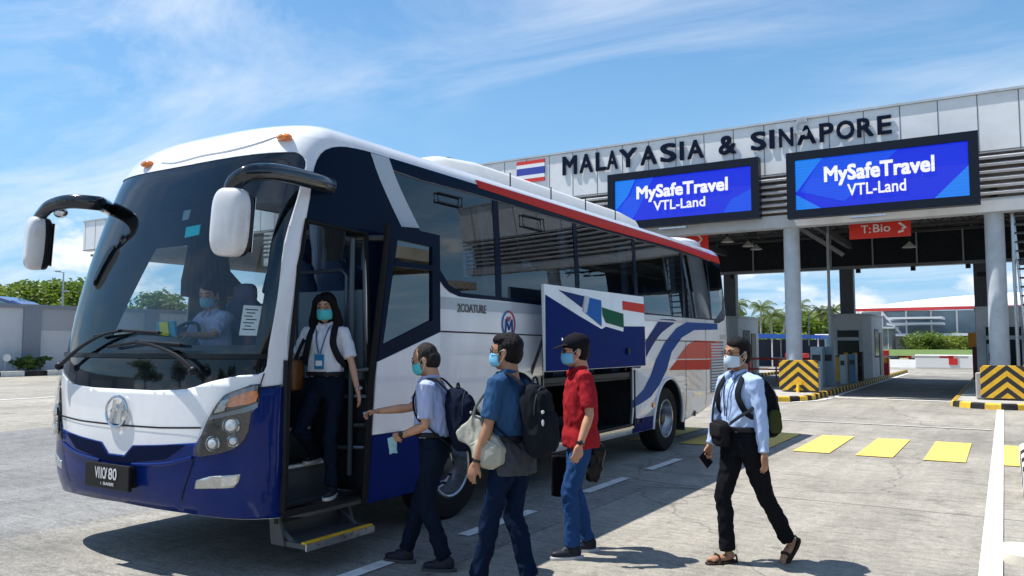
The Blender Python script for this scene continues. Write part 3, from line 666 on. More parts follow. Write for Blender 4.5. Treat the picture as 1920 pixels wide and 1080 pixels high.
for k in range(17):
    x = x0 + 1.5 + k * 4.2; mu.box((x, FYB - 2.2, ze / 2), (.28, .3, ze))
    if k % 4 == 1: mu.tube([(x, FYB - 2.6, ze - .2), (x + 3.2, FYB - 2.6, ze * .45)], .2, 6)
mu.build('mullion', M_wroof, tb, smooth=False)
sl = MB()
zl = atY(1720, 628, FYB - 8).z
sl.box((x0 + 25, FYB - 7, zl), (72, 9, .45)); sl.box((x0 + 12, FYB - 8, zl + 3.0), (9, 8, .35)); sl.box((x0 + 12, FYB - 8, zl + 2.0), (9, 7, .35)); sl.box((x0 + 31, FYB - 8, zl + 3.2), (8.5, 8, .35)); sl.box((x0 + 31, FYB - 8, zl + 2.3), (8.5, 7, .3))
sl.build('walkway_slab', M_wroof, tb, smooth=False)
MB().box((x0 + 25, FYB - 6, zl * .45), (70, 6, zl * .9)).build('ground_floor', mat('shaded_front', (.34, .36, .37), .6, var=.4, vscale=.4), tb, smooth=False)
lo = thing('low_building', (x0 + 5, FYB - 20, 0), 'small flat roofed block in front of the terminal glass', 'building')
MB().box((x0 + 5.5, FYB - 20, 2.5), (8, 6, 3.6)).build('wall', mat('low_wall', (.2, .22, .22), .5, var=.3, vscale=.6), lo, smooth=False)
MB().box((x0 + 5.5, FYB - 20, 4.4), (9, 7, .3)).build('roof', M_pale, lo, smooth=False)
mn = MB()
for k in range(6): mn.box((x0 + 2 + k * 1.4, FYB - 23.02, 2.5), (.12, .1, 3.5))
mn.build('mullion', M_pale, lo, smooth=False)
q = atY(1830, 555, 150); m_ = thing('mast', (q.x, 150, 0), 'thin mast standing in front of the terminal roof', 'mast')
MB().tube([(q.x, 150, 0), (q.x, 150, q.z)], .12, 6).tube([(q.x, 150, q.z - .3), (q.x + 3, 150, q.z - .4)], .05, 5).build('pole', M_galv, m_)
# kerb blocks along the lawn
kb = MB()
for i in range(190): kb.box((-120 + i * .9, 95.7, .16), (.86, .3, .32), m=i % 2)
kb.box((50, 60, .1), (2, 2, .01)) if False else None
kb2 = kb.build('kerb', [M_kb, mat('far_kerb_pale', (.62, .57, .30), .7)], smooth=False); tag(kb2, 'far black and pale yellow kerb edging the lawn', 'kerb')
kb = MB()
for i in range(120): kb.box((-60 + i * .9, 62, .12), (.86, .3, .24), m=i % 2)
fb = thing('traffic_barrier', (-4, 60, 0), 'white and red water barrier beyond the lane gate', 'barrier')
MB().box((-2.9, 60, .5), (4.5, .5, .9)).build('white_block', M_bw, fb, smooth=False, bevel=.05); MB().box((-2.9, 59.72, .6), (.5, .04, .6)).build('red_block', M_red, fb, smooth=False)

# ------------------------------------------------- foliage
def leaf_mat(name, c1, c2):
    m = bpy.data.materials.new(name); m.use_nodes = True; nt = m.node_tree; b = nt.nodes['Principled BSDF']
    t = N(nt, 'ShaderNodeTexCoord'); n = N(nt, 'ShaderNodeTexNoise', i_Scale=.9, i_Detail=5.0, i_Roughness=.7); L(nt, t.outputs['Object'], n.inputs['Vector'])
    L(nt, ramp(nt, n.outputs[0], [(.35, c1), (.65, c2)]), b.inputs['Base Color']); b.inputs['Roughness'].default_value = .55
    tr = N(nt, 'ShaderNodeBsdfTranslucent'); tr.inputs[0].default_value = (c2[0] * 1.5, c2[1] * 1.6, c2[2], 1)
    ms = N(nt, 'ShaderNodeMixShader'); ms.inputs[0].default_value = .3; L(nt, b.outputs[0], ms.inputs[1]); L(nt, tr.outputs[0], ms.inputs[2]); L(nt, ms.outputs[0], nt.nodes['Material Output'].inputs[0]); return m
LM = [leaf_mat('leaf_mid', (.055, .11, .012), (.14, .20, .025)), leaf_mat('leaf_dark', (.03, .07, .012), (.08, .14, .022)), leaf_mat('leaf_lime', (.10, .15, .015), (.22, .26, .035)), leaf_mat('leaf_palm', (.05, .085, .015), (.13, .17, .035))]
M_bark = mat('bark', (.16, .13, .10), .9, var=.3, vscale=6, bump=.5, bscale=12)
def crown(mb, blobs, leaf, n, rnd):
    for (c, r) in blobs:
        c = Vector(c); k = int(n * (r[0] * r[1] * r[2]) ** .667)
        for _ in range(k):
            d = Vector((rnd.gauss(0, 1), rnd.gauss(0, 1), rnd.gauss(0, 1))).normalized(); rr = rnd.random() ** .45
            p = c + Vector((d.x * r[0], d.y * r[1], d.z * r[2])) * rr * (1 + .18 * noise.noise(c + d * 2.5))
            a = Vector((rnd.gauss(0, 1), rnd.gauss(0, 1), rnd.gauss(0, .5))).normalized(); b_ = a.cross(Vector((rnd.gauss(0, 1), rnd.gauss(0, 1), rnd.gauss(0, 1)))).normalized(); s = leaf * rnd.uniform(.6, 1.3)
            mb.add([p - a * s, p + b_ * s * .45, p + a * s, p - b_ * s * .45], [(0, 1, 2, 3)])
def tree(x, y, h, w, label, group, lm=0, seed=1, leaf=.22, dens=110, trunk=None, z=0, name='tree', layers=9):
    rnd = random.Random(seed); r = thing(name, (x, y, z), label, 'tree', group)
    th = h * (trunk or .35); tm = MB(); tm.tube([(x, y, z), (x + .1, y, z + th * .6), (x, y + .1, z + h * .7)], [.035 * h, .025 * h, .01 * h], 8)
    blobs = []
    for k in range(layers):
        a = rnd.uniform(0, 2 * PI); rr = w * .5 * rnd.uniform(.2, .8); zz = z + th + (h - th) * rnd.uniform(.15, .85)
        c = (x + rr * math.cos(a), y + rr * math.sin(a), zz); s = w * rnd.uniform(.17, .3)
        blobs.append((c, (s, s, s * rnd.uniform(.45, .7)))); tm.tube([(x, y, z + th * rnd.uniform(.7, 1.1)), ((x + c[0]) / 2, (y + c[1]) / 2, (z + th + c[2]) / 2 + .1), c], [.014 * h, .01 * h, .004 * h], 6)
    blobs.append(((x, y, z + th + (h - th) * .55), (w * .3, w * .3, (h - th) * .42)))
    tm.build('trunk', M_bark, r)
    mb = MB(); crown(mb, blobs, leaf, dens, rnd); mb.build('crown', LM[lm], r, smooth=False, fixn=False); return r
def palm(x, y, h, label, seed, sc=1.0):
    rnd = random.Random(seed); r = thing('palm_tree', (x, y, 0), label, 'palm tree', 'palms beyond the toll lanes')
    lean = rnd.uniform(-.5, .5)
    MB().tube([(x, y, 0), (x + lean * .3, y, h * .5), (x + lean, y, h)], [.26 * sc, .19 * sc, .15 * sc], 10).build('trunk', mat('palm_bark', (.30, .27, .22), .85, var=.3, vscale=5), r)
    mb = MB(); top = Vector((x + lean, y, h))
    for k in range(24):
        a = 2 * PI * k / 24 * 2.4 + rnd.uniform(-.2, .2); el = rnd.uniform(-.35, 1.15); Lh = rnd.uniform(2.2, 3.2) * sc; pts = []
        for i in range(8):
            t = i / 7; e = el - 1.7 * t * t * .8
            p = (pts[-1] + Vector((math.cos(a) * math.cos(e), math.sin(a) * math.cos(e), math.sin(e))) * Lh / 7) if pts else top.copy(); pts.append(p)
        side = Vector((-math.sin(a), math.cos(a), 0))
        for i in range(7):
            for u in (0, .33, .66):
                p = pts[i].lerp(pts[i + 1], u); tt = (i + u) / 7; ll = .75 * sc * math.sin(PI * (.12 + .85 * tt)) + .08; d = (pts[i + 1] - pts[i]).normalized()
                for s in (-1, 1):
                    e = p + side * s * ll * .8 + d * ll * .45 + Vector((0, 0, -ll * rnd.uniform(.35, .75))); mb.add([p, p + d * .09 * sc, e], [(0, 1, 2)])
        mb.tube(pts, [.035 * sc] * 7 + [.01], 4)
    mb.build('crown', LM[3], r, smooth=False, fixn=False)
# trees seen between the bus and the toll booth
def at(px, d, z=0):
    r = ray(px, 645); r = Vector((r.x, r.y, 0)) / (Vector((r.x, r.y, 0)).dot(Vector((-math.sin(YAW), math.cos(YAW), 0)))); return EYE.x + r.x * d, EYE.y + r.y * d
for i, (px, d, top, lab) in enumerate([(1427, 78, 575, 'tall palm nearest the grey booth by the bus rear'), (1448, 84, 590, 'palm just right of the tallest palm'), (1497, 80, 575, 'palm just right of the round left column'), (1385, 84, 568, 'palm partly hidden behind the bus rear'), (1572, 90, 580, 'palm beside the dark pillar over the booth'), (1466, 92, 592, 'small palm left of the round left column'), (1545, 95, 585, 'palm behind the thin grey pole')]):
    x, y = at(px, d); palm(x, y, CH + (645 - top) * d / FPX - .2, lab, 10 + i, .58 * d / 80)
tl = ['dark tree left of the palms, behind the bus rear', 'bushy tree behind the tallest palm', 'broad tree left of the round left column', 'wide tree right of the round left column', 'lime green tree between the left column and the thin pole', 'tree behind the thin grey pole', 'tree just left of the left toll booth', 'low tree hidden mostly by the toll booth']
for i, (px, d, top, w) in enumerate([(1378, 100, 580, 7), (1410, 104, 592, 7), (1460, 106, 600, 8), (1502, 96, 590, 8), (1530, 100, 583, 8), (1556, 102, 594, 7), (1588, 108, 598, 8), (1350, 108, 585, 9)]):
    x, y = at(px, d); tree(x, y, CH + (645 - top) * d / FPX, w, tl[i], 'trees behind the palms', lm=[1, 0, 1, 0, 2, 1, 0, 1][i], seed=30 + i, leaf=.32, dens=120, trunk=.2, layers=12)
sh = ['lime shrub right of the round left column', 'low shrub below the palms', 'low shrub left of the blue shelter', 'long shrub in front of the terminal', 'second shrub in front of the terminal', 'shrub at the right end before the grey booth']
for i, (px, d, top, w) in enumerate([(1510, 70, 628, 4.5), (1450, 74, 634, 4), (1400, 74, 634, 4), (1745, 135, 625, 9), (1765, 136, 628, 8), (1795, 138, 630, 9)]):
    x, y = at(px, d); tree(x, y, CH + (645 - top) * d / FPX + (.2 if i < 3 else 0), w, sh[i], 'shrubs beyond the toll lanes', lm=2 if i % 2 == 0 else 0, seed=50 + i, leaf=.26, dens=160, trunk=.1, name='shrub', layers=8)
wd = MB(); rnd = random.Random(3)
for k in range(60):
    x, y = at(rnd.uniform(1340, 1600), rnd.uniform(118, 135)); crown(wd, [((x, y, rnd.uniform(1, 4.2)), (3.5, 2.5, 2.4))], .5, 28, rnd)
tag(wd.build('woodland', LM[1], smooth=False, fixn=False), 'dense dark wood closing the view behind the palms', 'woodland', kind='stuff')
# blue shelter and red and white stock seen under the palms
x, y = at(1447, 58); s = thing('market_shelter', (x, y, 0), 'blue roofed shelter between the bus rear and the left column', 'shelter')
MB().prism([(x - 3.2, y, 2.5), (x + 3.4, y, 2.3), (x + 3.4, y, 2.05), (x - 3.2, y, 2.1)], (0, 3, 0)).build('roof', mat('tarp_blue', (.02, .10, .42), .5, var=.15), s, smooth=False)
k = MB(); [k.tube([(x + a, y + b_, 0), (x + a, y + b_, 2.2)], .05, 6) for a in (-3, 0, 3.2) for b_ in (.1, 2.8)]; k.build('post', M_bw, s)
MB().box((x, y + 2.9, 1.0), (6.2, .1, 2.0)).build('back_wall', mat('shade_panel', (.05, .07, .1), .7), s, smooth=False)
for i, (dx, lb_) in enumerate(((-1.9, 'red and white crate stack at the left end under the blue shelter'), (1.9, 'red and white crate stack at the right end under the blue shelter'))):
    c = thing('crate_stack', (x + dx, y - .6, 0), lb_, 'crates', 'crate stacks by the shelter'); MB().box((x + dx, y - .6, .75), (1.5, .8, .5)).build('upper_crate', M_red, c, smooth=False, bevel=.03); MB().box((x + dx, y - .6, .25), (1.6, .9, .5)).build('lower_crate', M_bw, c, smooth=False, bevel=.03)
x, y = at(1552, 60); s = thing('kiosk', (x, y, 0), 'small white framed kiosk behind the thin grey pole', 'kiosk')
MB().box((x, y, 1.2), (1.6, 1.4, 2.4)).build('wall', M_bw, s, smooth=False, bevel=.05); MB().box((x - .05, y - .72, 1.65), (1.3, .04, 1.1)).build('window', mat('kiosk_glass', (.08, .25, .33), .1), s, smooth=False)

# ------------------------------------------------- left boundary wall and what stands behind it
M_wall = mat('wall_white', (.60, .62, .66), .7, var=.06, vscale=1.5, dirt=((.45, .46, .48), .4))
M_wallg = mat('wall_grey', (.24, .27, .32), .7, var=.08)
WX = -45.0
wl = thing('boundary_wall', (WX, 22, 0), 'white and blue grey boundary wall left of the bus', 'wall')
H = 3.65
MB().box((WX - .15, 22, H / 2), (.3, 90, H)).build('panel', M_wall, wl, smooth=False)
MB().box((WX - .13, 22, H + .06), (.5, 90, .22)).build('coping', M_wallg, wl, smooth=False)
pl = MB(); gr = MB(); y = -20
while y < 66: pl.box((WX + .03, y, H / 2), (.24, .9, H)); y += 7.15
for y in range(-16, 66, 7):
    pass
y = -20
while y < 60:
    if int((y + 20) / 7.15) % 2 == 0: gr.box((WX + .012, y + 3.575, H - .62), (.03, 6.2, 1.24))
    y += 7.15
pl.build('pier', M_wallg, wl, smooth=False); gr.build('upper_band', mat('wall_band', (.40, .42, .46), .7), wl, smooth=False)
kb = MB()
for i in range(70): kb.box((WX + 1.9, -10 + i * 1.15, .14), (.3, 1.14, .28), m=i % 2)
tag(kb.build('kerb', [M_kb, M_kw], smooth=False), 'black and white kerb along the boundary wall', 'kerb')
tag(MB().box((WX + .95, 22, .1), (1.6, 88, .2)).build('verge', mat('verge_soil', (.22, .2, .15), .9, var=.3)), kind='structure')
def onw(px, X=WX + 1.2):
    q = atX(px, 645, X); return q.y
for i, (px, s_, lb_) in enumerate(((40, .45, 'first small plant from the left at the foot of the wall'), (58, .6, 'middle small plant at the foot of the wall'), (80, .5, 'small plant at the foot of the wall nearest the bus'))):
    yy = onw(px); tree(WX + 1.0, yy, s_ + .35, .95, lb_, 'small plants at the foot of the wall', lm=[1, 0, 1][i], seed=70 + i, leaf=.13, dens=600, trunk=.1, name='small_plant', layers=6, z=.2)
yy = onw(15); r = thing('floodlight', (WX + 1, yy, .2), 'pale dish lamp on a short stand at the foot of the wall', 'lamp')
MB().lathe([(0, .0), (.14, .02), (.2, .06), (.19, .08), (0, .05)], (WX + 1.1, yy, .95), axis='X', seg=20).build('dish', M_bw, r); MB().tube([(WX + 1, yy, .2), (WX + 1, yy, .95)], .04, 6).tube([(WX + .9, yy + .5, .2), (WX + 1, yy + .4, 1.2)], .03, 6).build('stand', M_galv, r)
# trees behind
lt = ['tree with a rounded crown behind the wall, left one', 'wide tree behind the wall and the street lamp', 'tree behind the wall close to the bus windscreen', 'tree behind the wall at the left edge of the photo']
for i, (px, d, top, w) in enumerate([(48, 62, 538, 5.0), (88, 60, 522, 6.6), (122, 62, 540, 4.6), (2, 66, 541, 5.5)]):
    x, y = at(px, d); tree(x, y, CH + (645 - top) * d / FPX, w, lt[i], 'trees behind the wall', lm=[2, 0, 1, 1][i], seed=90 + i, leaf=.2, dens=230, trunk=.45, layers=14)
bl = ['tree hidden behind the bus seen through its windscreen', 'tree further along the wall behind the bus', 'last tree along the wall behind the bus']
for i, (px, d) in enumerate([(190, 70), (300, 75), (420, 80)]):
    x, y = at(px, d); tree(x, y, 7.0, 7.0, bl[i], 'trees behind the wall and bus', lm=i, seed=95 + i, leaf=.28, dens=110, trunk=.35, layers=12)
x, y = at(114, 56); ls = thing('street_lamp', (x, y, 0), 'thin street lamp rising above the trees behind the wall', 'street lamp')
zt_ = CH + (645 - 510) * 56 / FPX
MB().tube([(x, y, 0), (x, y, zt_)], [.09, .05], 8).tube([(x, y, zt_ - .02), (x - RT.x * .55, y - RT.y * .55, zt_ + .04)], .035, 6).build('pole', M_galv, ls)
MB().box((x - RT.x * .42, y - RT.y * .42, zt_ + .06), (.4, .16, .07), rz=YAW).build('lamp_head', M_galv, ls, smooth=False); MB().box((x + .15, y + .1, zt_ - 1.35), (.4, .25, .1), rz=YAW).build('bracket', M_galv, ls, smooth=False)
# blue roofed vehicle standing behind the wall
x, y = at(-18, 50); v = thing('parked_coach', (x, y, 0), 'blue roof edge of a vehicle behind the wall at the left edge', 'vehicle')
zr = CH + (645 - 551) * 50 / FPX
b = MB()
for k in range(9):
    pass
prof = [(-9, 0), (-9, zr - .2), (-2.2, zr), (.2, zr - .12), (1.3, zr - .42), (2.1, zr - .78), (2.6, zr - 1.6), (2.7, .4)]
P3 = lambda a, z, o=0: (x + RT.x * a - FW.x * o, y + RT.y * a - FW.y * o, z)
MB().prism([P3(a, z) for a, z in [(-9, .4)] + prof[1:]], (FW.x * 2.4, FW.y * 2.4, 0)).build('body', mat('coach_blue', (.03, .07, .25), .2, coat=.5), v, smooth=False, bevel=.12)
MB().prism([P3(a, z, .03) for a, z in [(-9, zr - .9), (-9, zr - .35), (-1, zr - .25), (.6, zr - .45), (1.6, zr - .85)]], (FW.x * .02, FW.y * .02, 0)).build('window', mat('coach_glass', (.12, .25, .28), .1, coat=.5), v, smooth=False)
# ------------------------------------------------- things beside and behind the camera (seen only as reflections in the bus)
th = thing('waiting_shelter', (14, 6, 0), 'long pale roofed waiting shelter right of the camera', 'shelter')
MB().box((16, 8, 5.4), (8, 46, .5)).build('roof', mat('shelter_roof', (.34, .32, .27), .7, var=.2, vscale=1), th, smooth=False)
k = MB(); [k.box((12.6, yy, 2.6), (.35, .35, 5.2)) for yy in range(-13, 30, 6)]; k.build('post', M_pale, th, smooth=False)
k = MB(); [k.box((16, yy, 5.05), (7.6, .25, .2)) for yy in range(-13, 31, 2)]; k.build('rafter', mat('rafter_tan', (.36, .31, .24), .7), th, smooth=False)
MB().box((19.6, 8, 2.6), (.3, 46, 5.2)).build('wall', mat('shelter_wall', (.07, .07, .07), .8, var=.4, vscale=.6), th, smooth=False)
for i, (x, y, h) in enumerate([(-22, -30, 9), (-13, -34, 8), (-31, -27, 8.5), (-4, -32, 9), (-40, -22, 8)]):
    tree(x, y, h, 8, ['tree behind the camera, left of the shelter', 'second tree behind the camera', 'third tree behind the camera', 'fourth tree behind the camera', 'farthest tree behind the camera'][i], 'trees behind the camera', lm=i % 2, seed=110 + i, leaf=.45, dens=42, layers=9)
# ================================================================ THE BUS
# body surface S(s, v): s = distance round the plan outline from the nose centre (+ = door side), v = distance up the section
XC, YF0, YR0, WB = -5.785, 4.05, 15.03, 1.285
DF, DR, NEX = .44, .22, 2.7
def table(D):
    ts = np.linspace(0, PI / 2, 400); x = WB * np.sin(ts) ** (2 / NEX); y = -D * np.cos(ts) ** (2 / NEX)
    s = np.concatenate([[0], np.cumsum(np.hypot(np.diff(x), np.diff(y)))]); return s, x / WB, -y / D
TF, TR_ = table(DF), table(DR); SC = float(TF[0][-1]); SR = float(TR_[0][-1]); LS = YR0 - YF0; STOT = SC + LS + SR
RR = .205; VB = 3.26; VM = VB + RR * PI / 2 + (1.225 - RR)
_rv = [.3, .45, .6, 1.0, 1.45, 1.7, 2.0, 2.4, 2.8, 3.1, 3.28, 3.45, 3.7, 4.2, 4.9]
_ry = [.10, .05, .0, .0, .02, .06, .12, .22, .34, .44, .53, .66, .80, .92, 1.0]
_vv = np.linspace(.2, 5.0, 481); _rr = np.interp(_vv, _rv, _ry); _k = np.ones(21) / 21; _rs = np.convolve(np.pad(_rr, 10, mode='edge'), _k, 'valid')
rake = lambda v: float(np.interp(v, _vv, _rs))
_r2 = np.convolve(np.pad(np.interp(_vv, [.3, .45, .8, 1.5, 2.2, 3.0, 3.3, 3.7, 5], [.3, .22, .05, .0, .06, .16, .24, .45, .6]), 10, mode='edge'), _k, 'valid')
rrake = lambda v: float(np.interp(v, _vv, _r2))
def prof(v):
    if v <= VB: return 0.0, v
    a = (v - VB) / RR
    if a < PI / 2: return RR * (1 - math.cos(a)), VB + RR * math.sin(a)
    t = v - VB - RR * PI / 2; return RR + t, VB + RR + .045 * (1 - (1 - min(1, t / 1.03)) ** 2)
def S(s, v):
    sg = 1 if s >= 0 else -1; a = abs(s); ins, z = prof(v)
    w = WB - .06 * min(1, max(0, (z - 2.0) / 1.3)) ** 1.5 - .03 * max(0, (.75 - z) / .35 if z < .75 else 0) - ins
    w = max(w, 0.0005); k = w / WB
    if a < SC:
        x = w * float(np.interp(a, TF[0], TF[1])); y = YF0 - DF * (.35 + .65 * k) * float(np.interp(a, TF[0], TF[2])) + rake(v)
    elif a <= SC + LS:
        x = w; y0 = YF0 + a - SC; q = min(1, (a - SC) / 2.6); f = 1 - q * q * (3 - 2 * q); q2 = min(1, max(0, (SC + LS - a)) / 2.0); f2 = 1 - q2 * q2 * (3 - 2 * q2)
        y = y0 + rake(v) * f - rrake(v) * f2
    else:
        b = max(0.0, STOT - a); x = w * float(np.interp(b, TR_[0], TR_[1])); y = YR0 + DR * k * float(np.interp(b, TR_[0], TR_[2])) - rrake(v)
    return Vector((XC + sg * x, y, z))
def Sn(s, v, d=0.0):
    p = S(s, v)
    if d == 0: return p
    e = .004; du = S(s + e, v) - S(s - e, v); dv = S(s, v + e) - S(s, v - e); n = du.cross(dv)
    if n.length < 1e-12: n = Vector((0, 0, 1))
    return p + n.normalized() * d
# pixel -> (s, v) lookup on the surface facing the camera
_G = []
for _s in np.arange(-2.2, STOT - .1, .07):
    for _v in np.arange(.42, 3.7, .07):
        p = S(_s, _v); e = .01; n = (S(_s + e, _v) - p).cross(S(_s, _v + e) - p)
        if n.dot(EYE - p) > 0: _G.append((_s, _v, *proj(p)))
_G = np.array(_G)
def pk(px, py):
    i = int(np.argmin((_G[:, 2] - px) ** 2 + (_G[:, 3] - py) ** 2)); s, v = _G[i, 0], _G[i, 1]; best = (1e9, s, v)
    for _ in range(12):
        q = proj(S(s, v)); r = (px - q[0], py - q[1]); er = math.hypot(*r)
        if er < best[0]: best = (er, s, v)
        e = .003; a = proj(S(s + e, v)); b = proj(S(s, v + e)); J = np.array([[(a[0] - q[0]) / e, (b[0] - q[0]) / e], [(a[1] - q[1]) / e, (b[1] - q[1]) / e]])
        try: d = np.linalg.solve(J + np.eye(2) * 1e-6, r)
        except Exception: break
        d = np.clip(d, -.15, .15); s += float(d[0]); v += float(d[1]); v = min(max(v, .3), 3.9)
    return best[1], best[2]
PK = lambda pts: [pk(*p) for p in pts]
def spl(pts, n=4, closed=False):
    out = []; N_ = len(pts)
    for i in range(N_ if closed else N_ - 1):
        p0 = pts[(i - 1) % N_] if closed or i else pts[0]; p1 = pts[i]; p2 = pts[(i + 1) % N_]; p3 = pts[(i + 2) % N_] if closed or i + 2 < N_ else pts[-1]
        for k in range(n):
            t = k / n; out.append(tuple(.5 * (2 * p1[j] + (p2[j] - p0[j]) * t + (2 * p0[j] - 5 * p1[j] + 4 * p2[j] - p3[j]) * t * t + (3 * p1[j] - p0[j] - 3 * p2[j] + p3[j]) * t ** 3) for j in range(len(p1))))
    if not closed: out.append(pts[-1])
    return out
def patch(loops, off=0.0, mats=None, name='panel', parent=None, solid=0.0, fine=.05, off2=None, angle=35, smooth=True):
    """sheet covering a polygon (first loop) minus holes, given in (s, v), wrapped on the body surface"""
    ls = [[Vector((a, b, 0)) for a, b in lp] for lp in loops]; tris = tessellate_polygon(ls); flat = [p for l in ls for p in l]
    bm = bmesh.new(); vs = [bm.verts.new(p) for p in flat]
    for t in tris:
        try: bm.faces.new([vs[i] for i in t])
        except ValueError: pass
    bmesh.ops.recalc_face_normals(bm, faces=bm.faces)
    s0 = min(p.x for p in flat); s1 = max(p.x for p in flat); v0 = min(p.y for p in flat); v1 = max(p.y for p in flat)
    cuts = [k for k in np.arange(-SC - .001, SC + .01, fine)] + [x for q in np.arange(.25, 2.8, .25) for x in (SC + q, -SC - q)] + [x for q in np.arange(0, 2.1, .25) for x in (SC + LS - q, -SC - LS + q)] + [x for q in np.arange(.04, SR, .06) for x in (SC + LS + q, -SC - LS - q)]
    for c in cuts:
        if s0 < c < s1: bmesh.ops.bisect_plane(bm, geom=bm.verts[:] + bm.edges[:] + bm.faces[:], plane_co=(c, 0, 0), plane_no=(1, 0, 0), dist=1e-6)
    for c in [x for x in np.arange(.45, VM, .07)]:
        if v0 < c < v1: bmesh.ops.bisect_plane(bm, geom=bm.verts[:] + bm.edges[:] + bm.faces[:], plane_co=(0, c, 0), plane_no=(0, 1, 0), dist=1e-6)
    for v in bm.verts: v.co = Sn(v.co.x, v.co.y, off)
    bm.normal_update()
    a = sum(f.calc_area() for f in bm.faces)
    test = max(bm.faces, key=lambda f: f.calc_area()); c = test.calc_center_median()
    if test.normal.dot(c - Vector((XC, 9, 1.8))) < 0: bmesh.ops.reverse_faces(bm, faces=bm.faces)
    me = bpy.data.meshes.new(name); bm.to_mesh(me); bm.free()
    for m_ in (mats if isinstance(mats, (list, tuple)) else [mats]): me.materials.append(m_)
    o = bpy.data.objects.new(name, me); link(o, parent)
    if solid:
        md = o.modifiers.new('s', 'SOLIDIFY'); md.thickness = solid; md.offset = -1
        if isinstance(mats, (list, tuple)) and len(mats) > 1: md.material_offset = 1; md.material_offset_rim = 1
    finish(me, smooth, angle); return o
def line(pts, w, off, m, name, parent, closed=False):
    """thin strip of width w along an (s, v) path"""
    n = len(pts); Lp = []; Rp = []
    for i, p in enumerate(pts):
        a = pts[max(i - 1, 0)]; b = pts[min(i + 1, n - 1)]; d = Vector((b[0] - a[0], b[1] - a[1])); d = d.normalized() if d.length else Vector((1, 0)); k = Vector((-d.y, d.x)) * w / 2
        Lp.append((p[0] + k.x, p[1] + k.y)); Rp.append((p[0] - k.x, p[1] - k.y))
    return patch([Lp + Rp[::-1]], off, m, name, parent)
mir = lambda pts: [(-a, b) for a, b in reversed(pts)]
Ys = lambda Y, v=1.0: SC + Y - YF0     # rear of the raked part: s from a lengthwise position

M_bw_ = mat('bus_white', (.78, .79, .81), .22, coat=.8, var=.03, vscale=2.2, stretch=(1, 1, .35), dirt=((.50, .48, .44), .45))
M_bbf = mat('bus_blue_nose', (.003, .018, .13), .25, coat=.3, spec=.1, var=.1, vscale=1.0)
M_bb = mat('bus_blue', (.003, .017, .13), .3, coat=.0, spec=.02, var=.15, vscale=1.0)
M_bk = mat('bus_black', (.004, .006, .010), .07, coat=.5)
M_bh = mat('bus_header', (.004, .011, .030), .2, coat=0.0, spec=.05)
M_silver = mat('bus_silver', (.42, .46, .50), .3, coat=.5)
M_brd = mat('bus_red', (.60, .045, .03), .25, coat=.0, spec=.03)
M_sred = mat('stripe_red', (.52, .06, .045), .25, coat=.0, spec=.03); M_sred2 = mat('stripe_pale_red', (.58, .13, .10), .25, coat=.0, spec=.03)
M_sblue = mat('stripe_blue', (.015, .065, .26), .22, coat=.0, spec=.03); M_snavy = mat('stripe_navy', (.012, .03, .15), .22, coat=.0, spec=.03)
M_inn = mat('bus_interior', (.13, .145, .165), .7, var=.1)
M_chr = mat('chrome', (.62, .64, .66), .12, 1.0)
M_amb = mat('amber_lens', (.75, .20, .015), .12, coat=1.0, var=.35, vscale=30)
M_seamb = mat('body_seam', (.015, .016, .02), .5)
G_ws = glass('windscreen_glass', (.88, .94, .95), .0)
G_side = glass('side_glass', (.33, .41, .47), .03)
G_far = glass('far_side_glass', (.75, .82, .85), .03)
G_lamp = glass('lamp_glass', (.85, .87, .88), .03)
bus = thing('coach_bus', (XC, YF0, 0), 'white and navy coach with open front door and raised luggage flap', 'bus')

# --- outlines traced on the body
ws_px = [(246, 347), (333, 315), (433, 295), (533, 285), (556, 286), (570, 296), (573, 312), (566, 335), (557, 372), (533, 453), (520, 560), (504, 651), (495, 697), (451, 704), (393, 716), (350, 729), (287, 732)]
WS = PK(ws_px)
rgt = spl(WS[1:], 3)                       # right part of the outline, from top centre to bottom centre
top_c = (0.0, pk(333, 315)[1] if abs(pk(333, 315)[0]) < .6 else 3.15)
R_ = [q for q in spl(WS, 3) if q[0] > .02]
v_top = max(q[1] for q in WS[:6]); v_bot = min(q[1] for q in WS)
_rt = [q for q in R_ if q[1] > 2.9]; _rb = [q for q in R_ if q[1] < 1.5]
ws_half = R_                               # goes top centre -> right -> bottom centre
ws_loop = ws_half + mir(ws_half)
# door opening
DO = PK([(574, 414), (686, 438), (692, 700), (693, 932), (534, 952), (541, 700), (560, 500)])
DO = [(a, max(.47, b)) for a, b in DO]
# side glazing
zb_, zt_w = 2.12, 3.20
sg = PK([(733, 318), (790, 338), (890, 364), (1010, 400), (1190, 449), (1330, 489), (1357, 500), (1363, 530), (1364, 556), (1356, 580), (1344, 598), (1280, 594), (1100, 574), (930, 556), (866, 549), (842, 534), (826, 508), (806, 466)])
print('SIDE', [(round(a - SC + YF0, 2), round(b, 2)) for a, b in sg]); print('WS', [(round(a, 2), round(b, 2)) for a, b in WS]); print('DO', [(round(a - SC + YF0, 2), round(b, 2)) for a, b in DO])
sg_l = mir([(Ys(5.2), 3.16), (Ys(14.55), 3.16), (Ys(14.7), 2.5), (Ys(14.5), 2.12), (Ys(6.0), 2.12), (Ys(5.5), 2.45)])
dw_l = mir([(Ys(4.45), 2.6), (Ys(4.95), 2.7), (Ys(5.05), 1.85), (Ys(4.25), 1.75)])     # driver's window
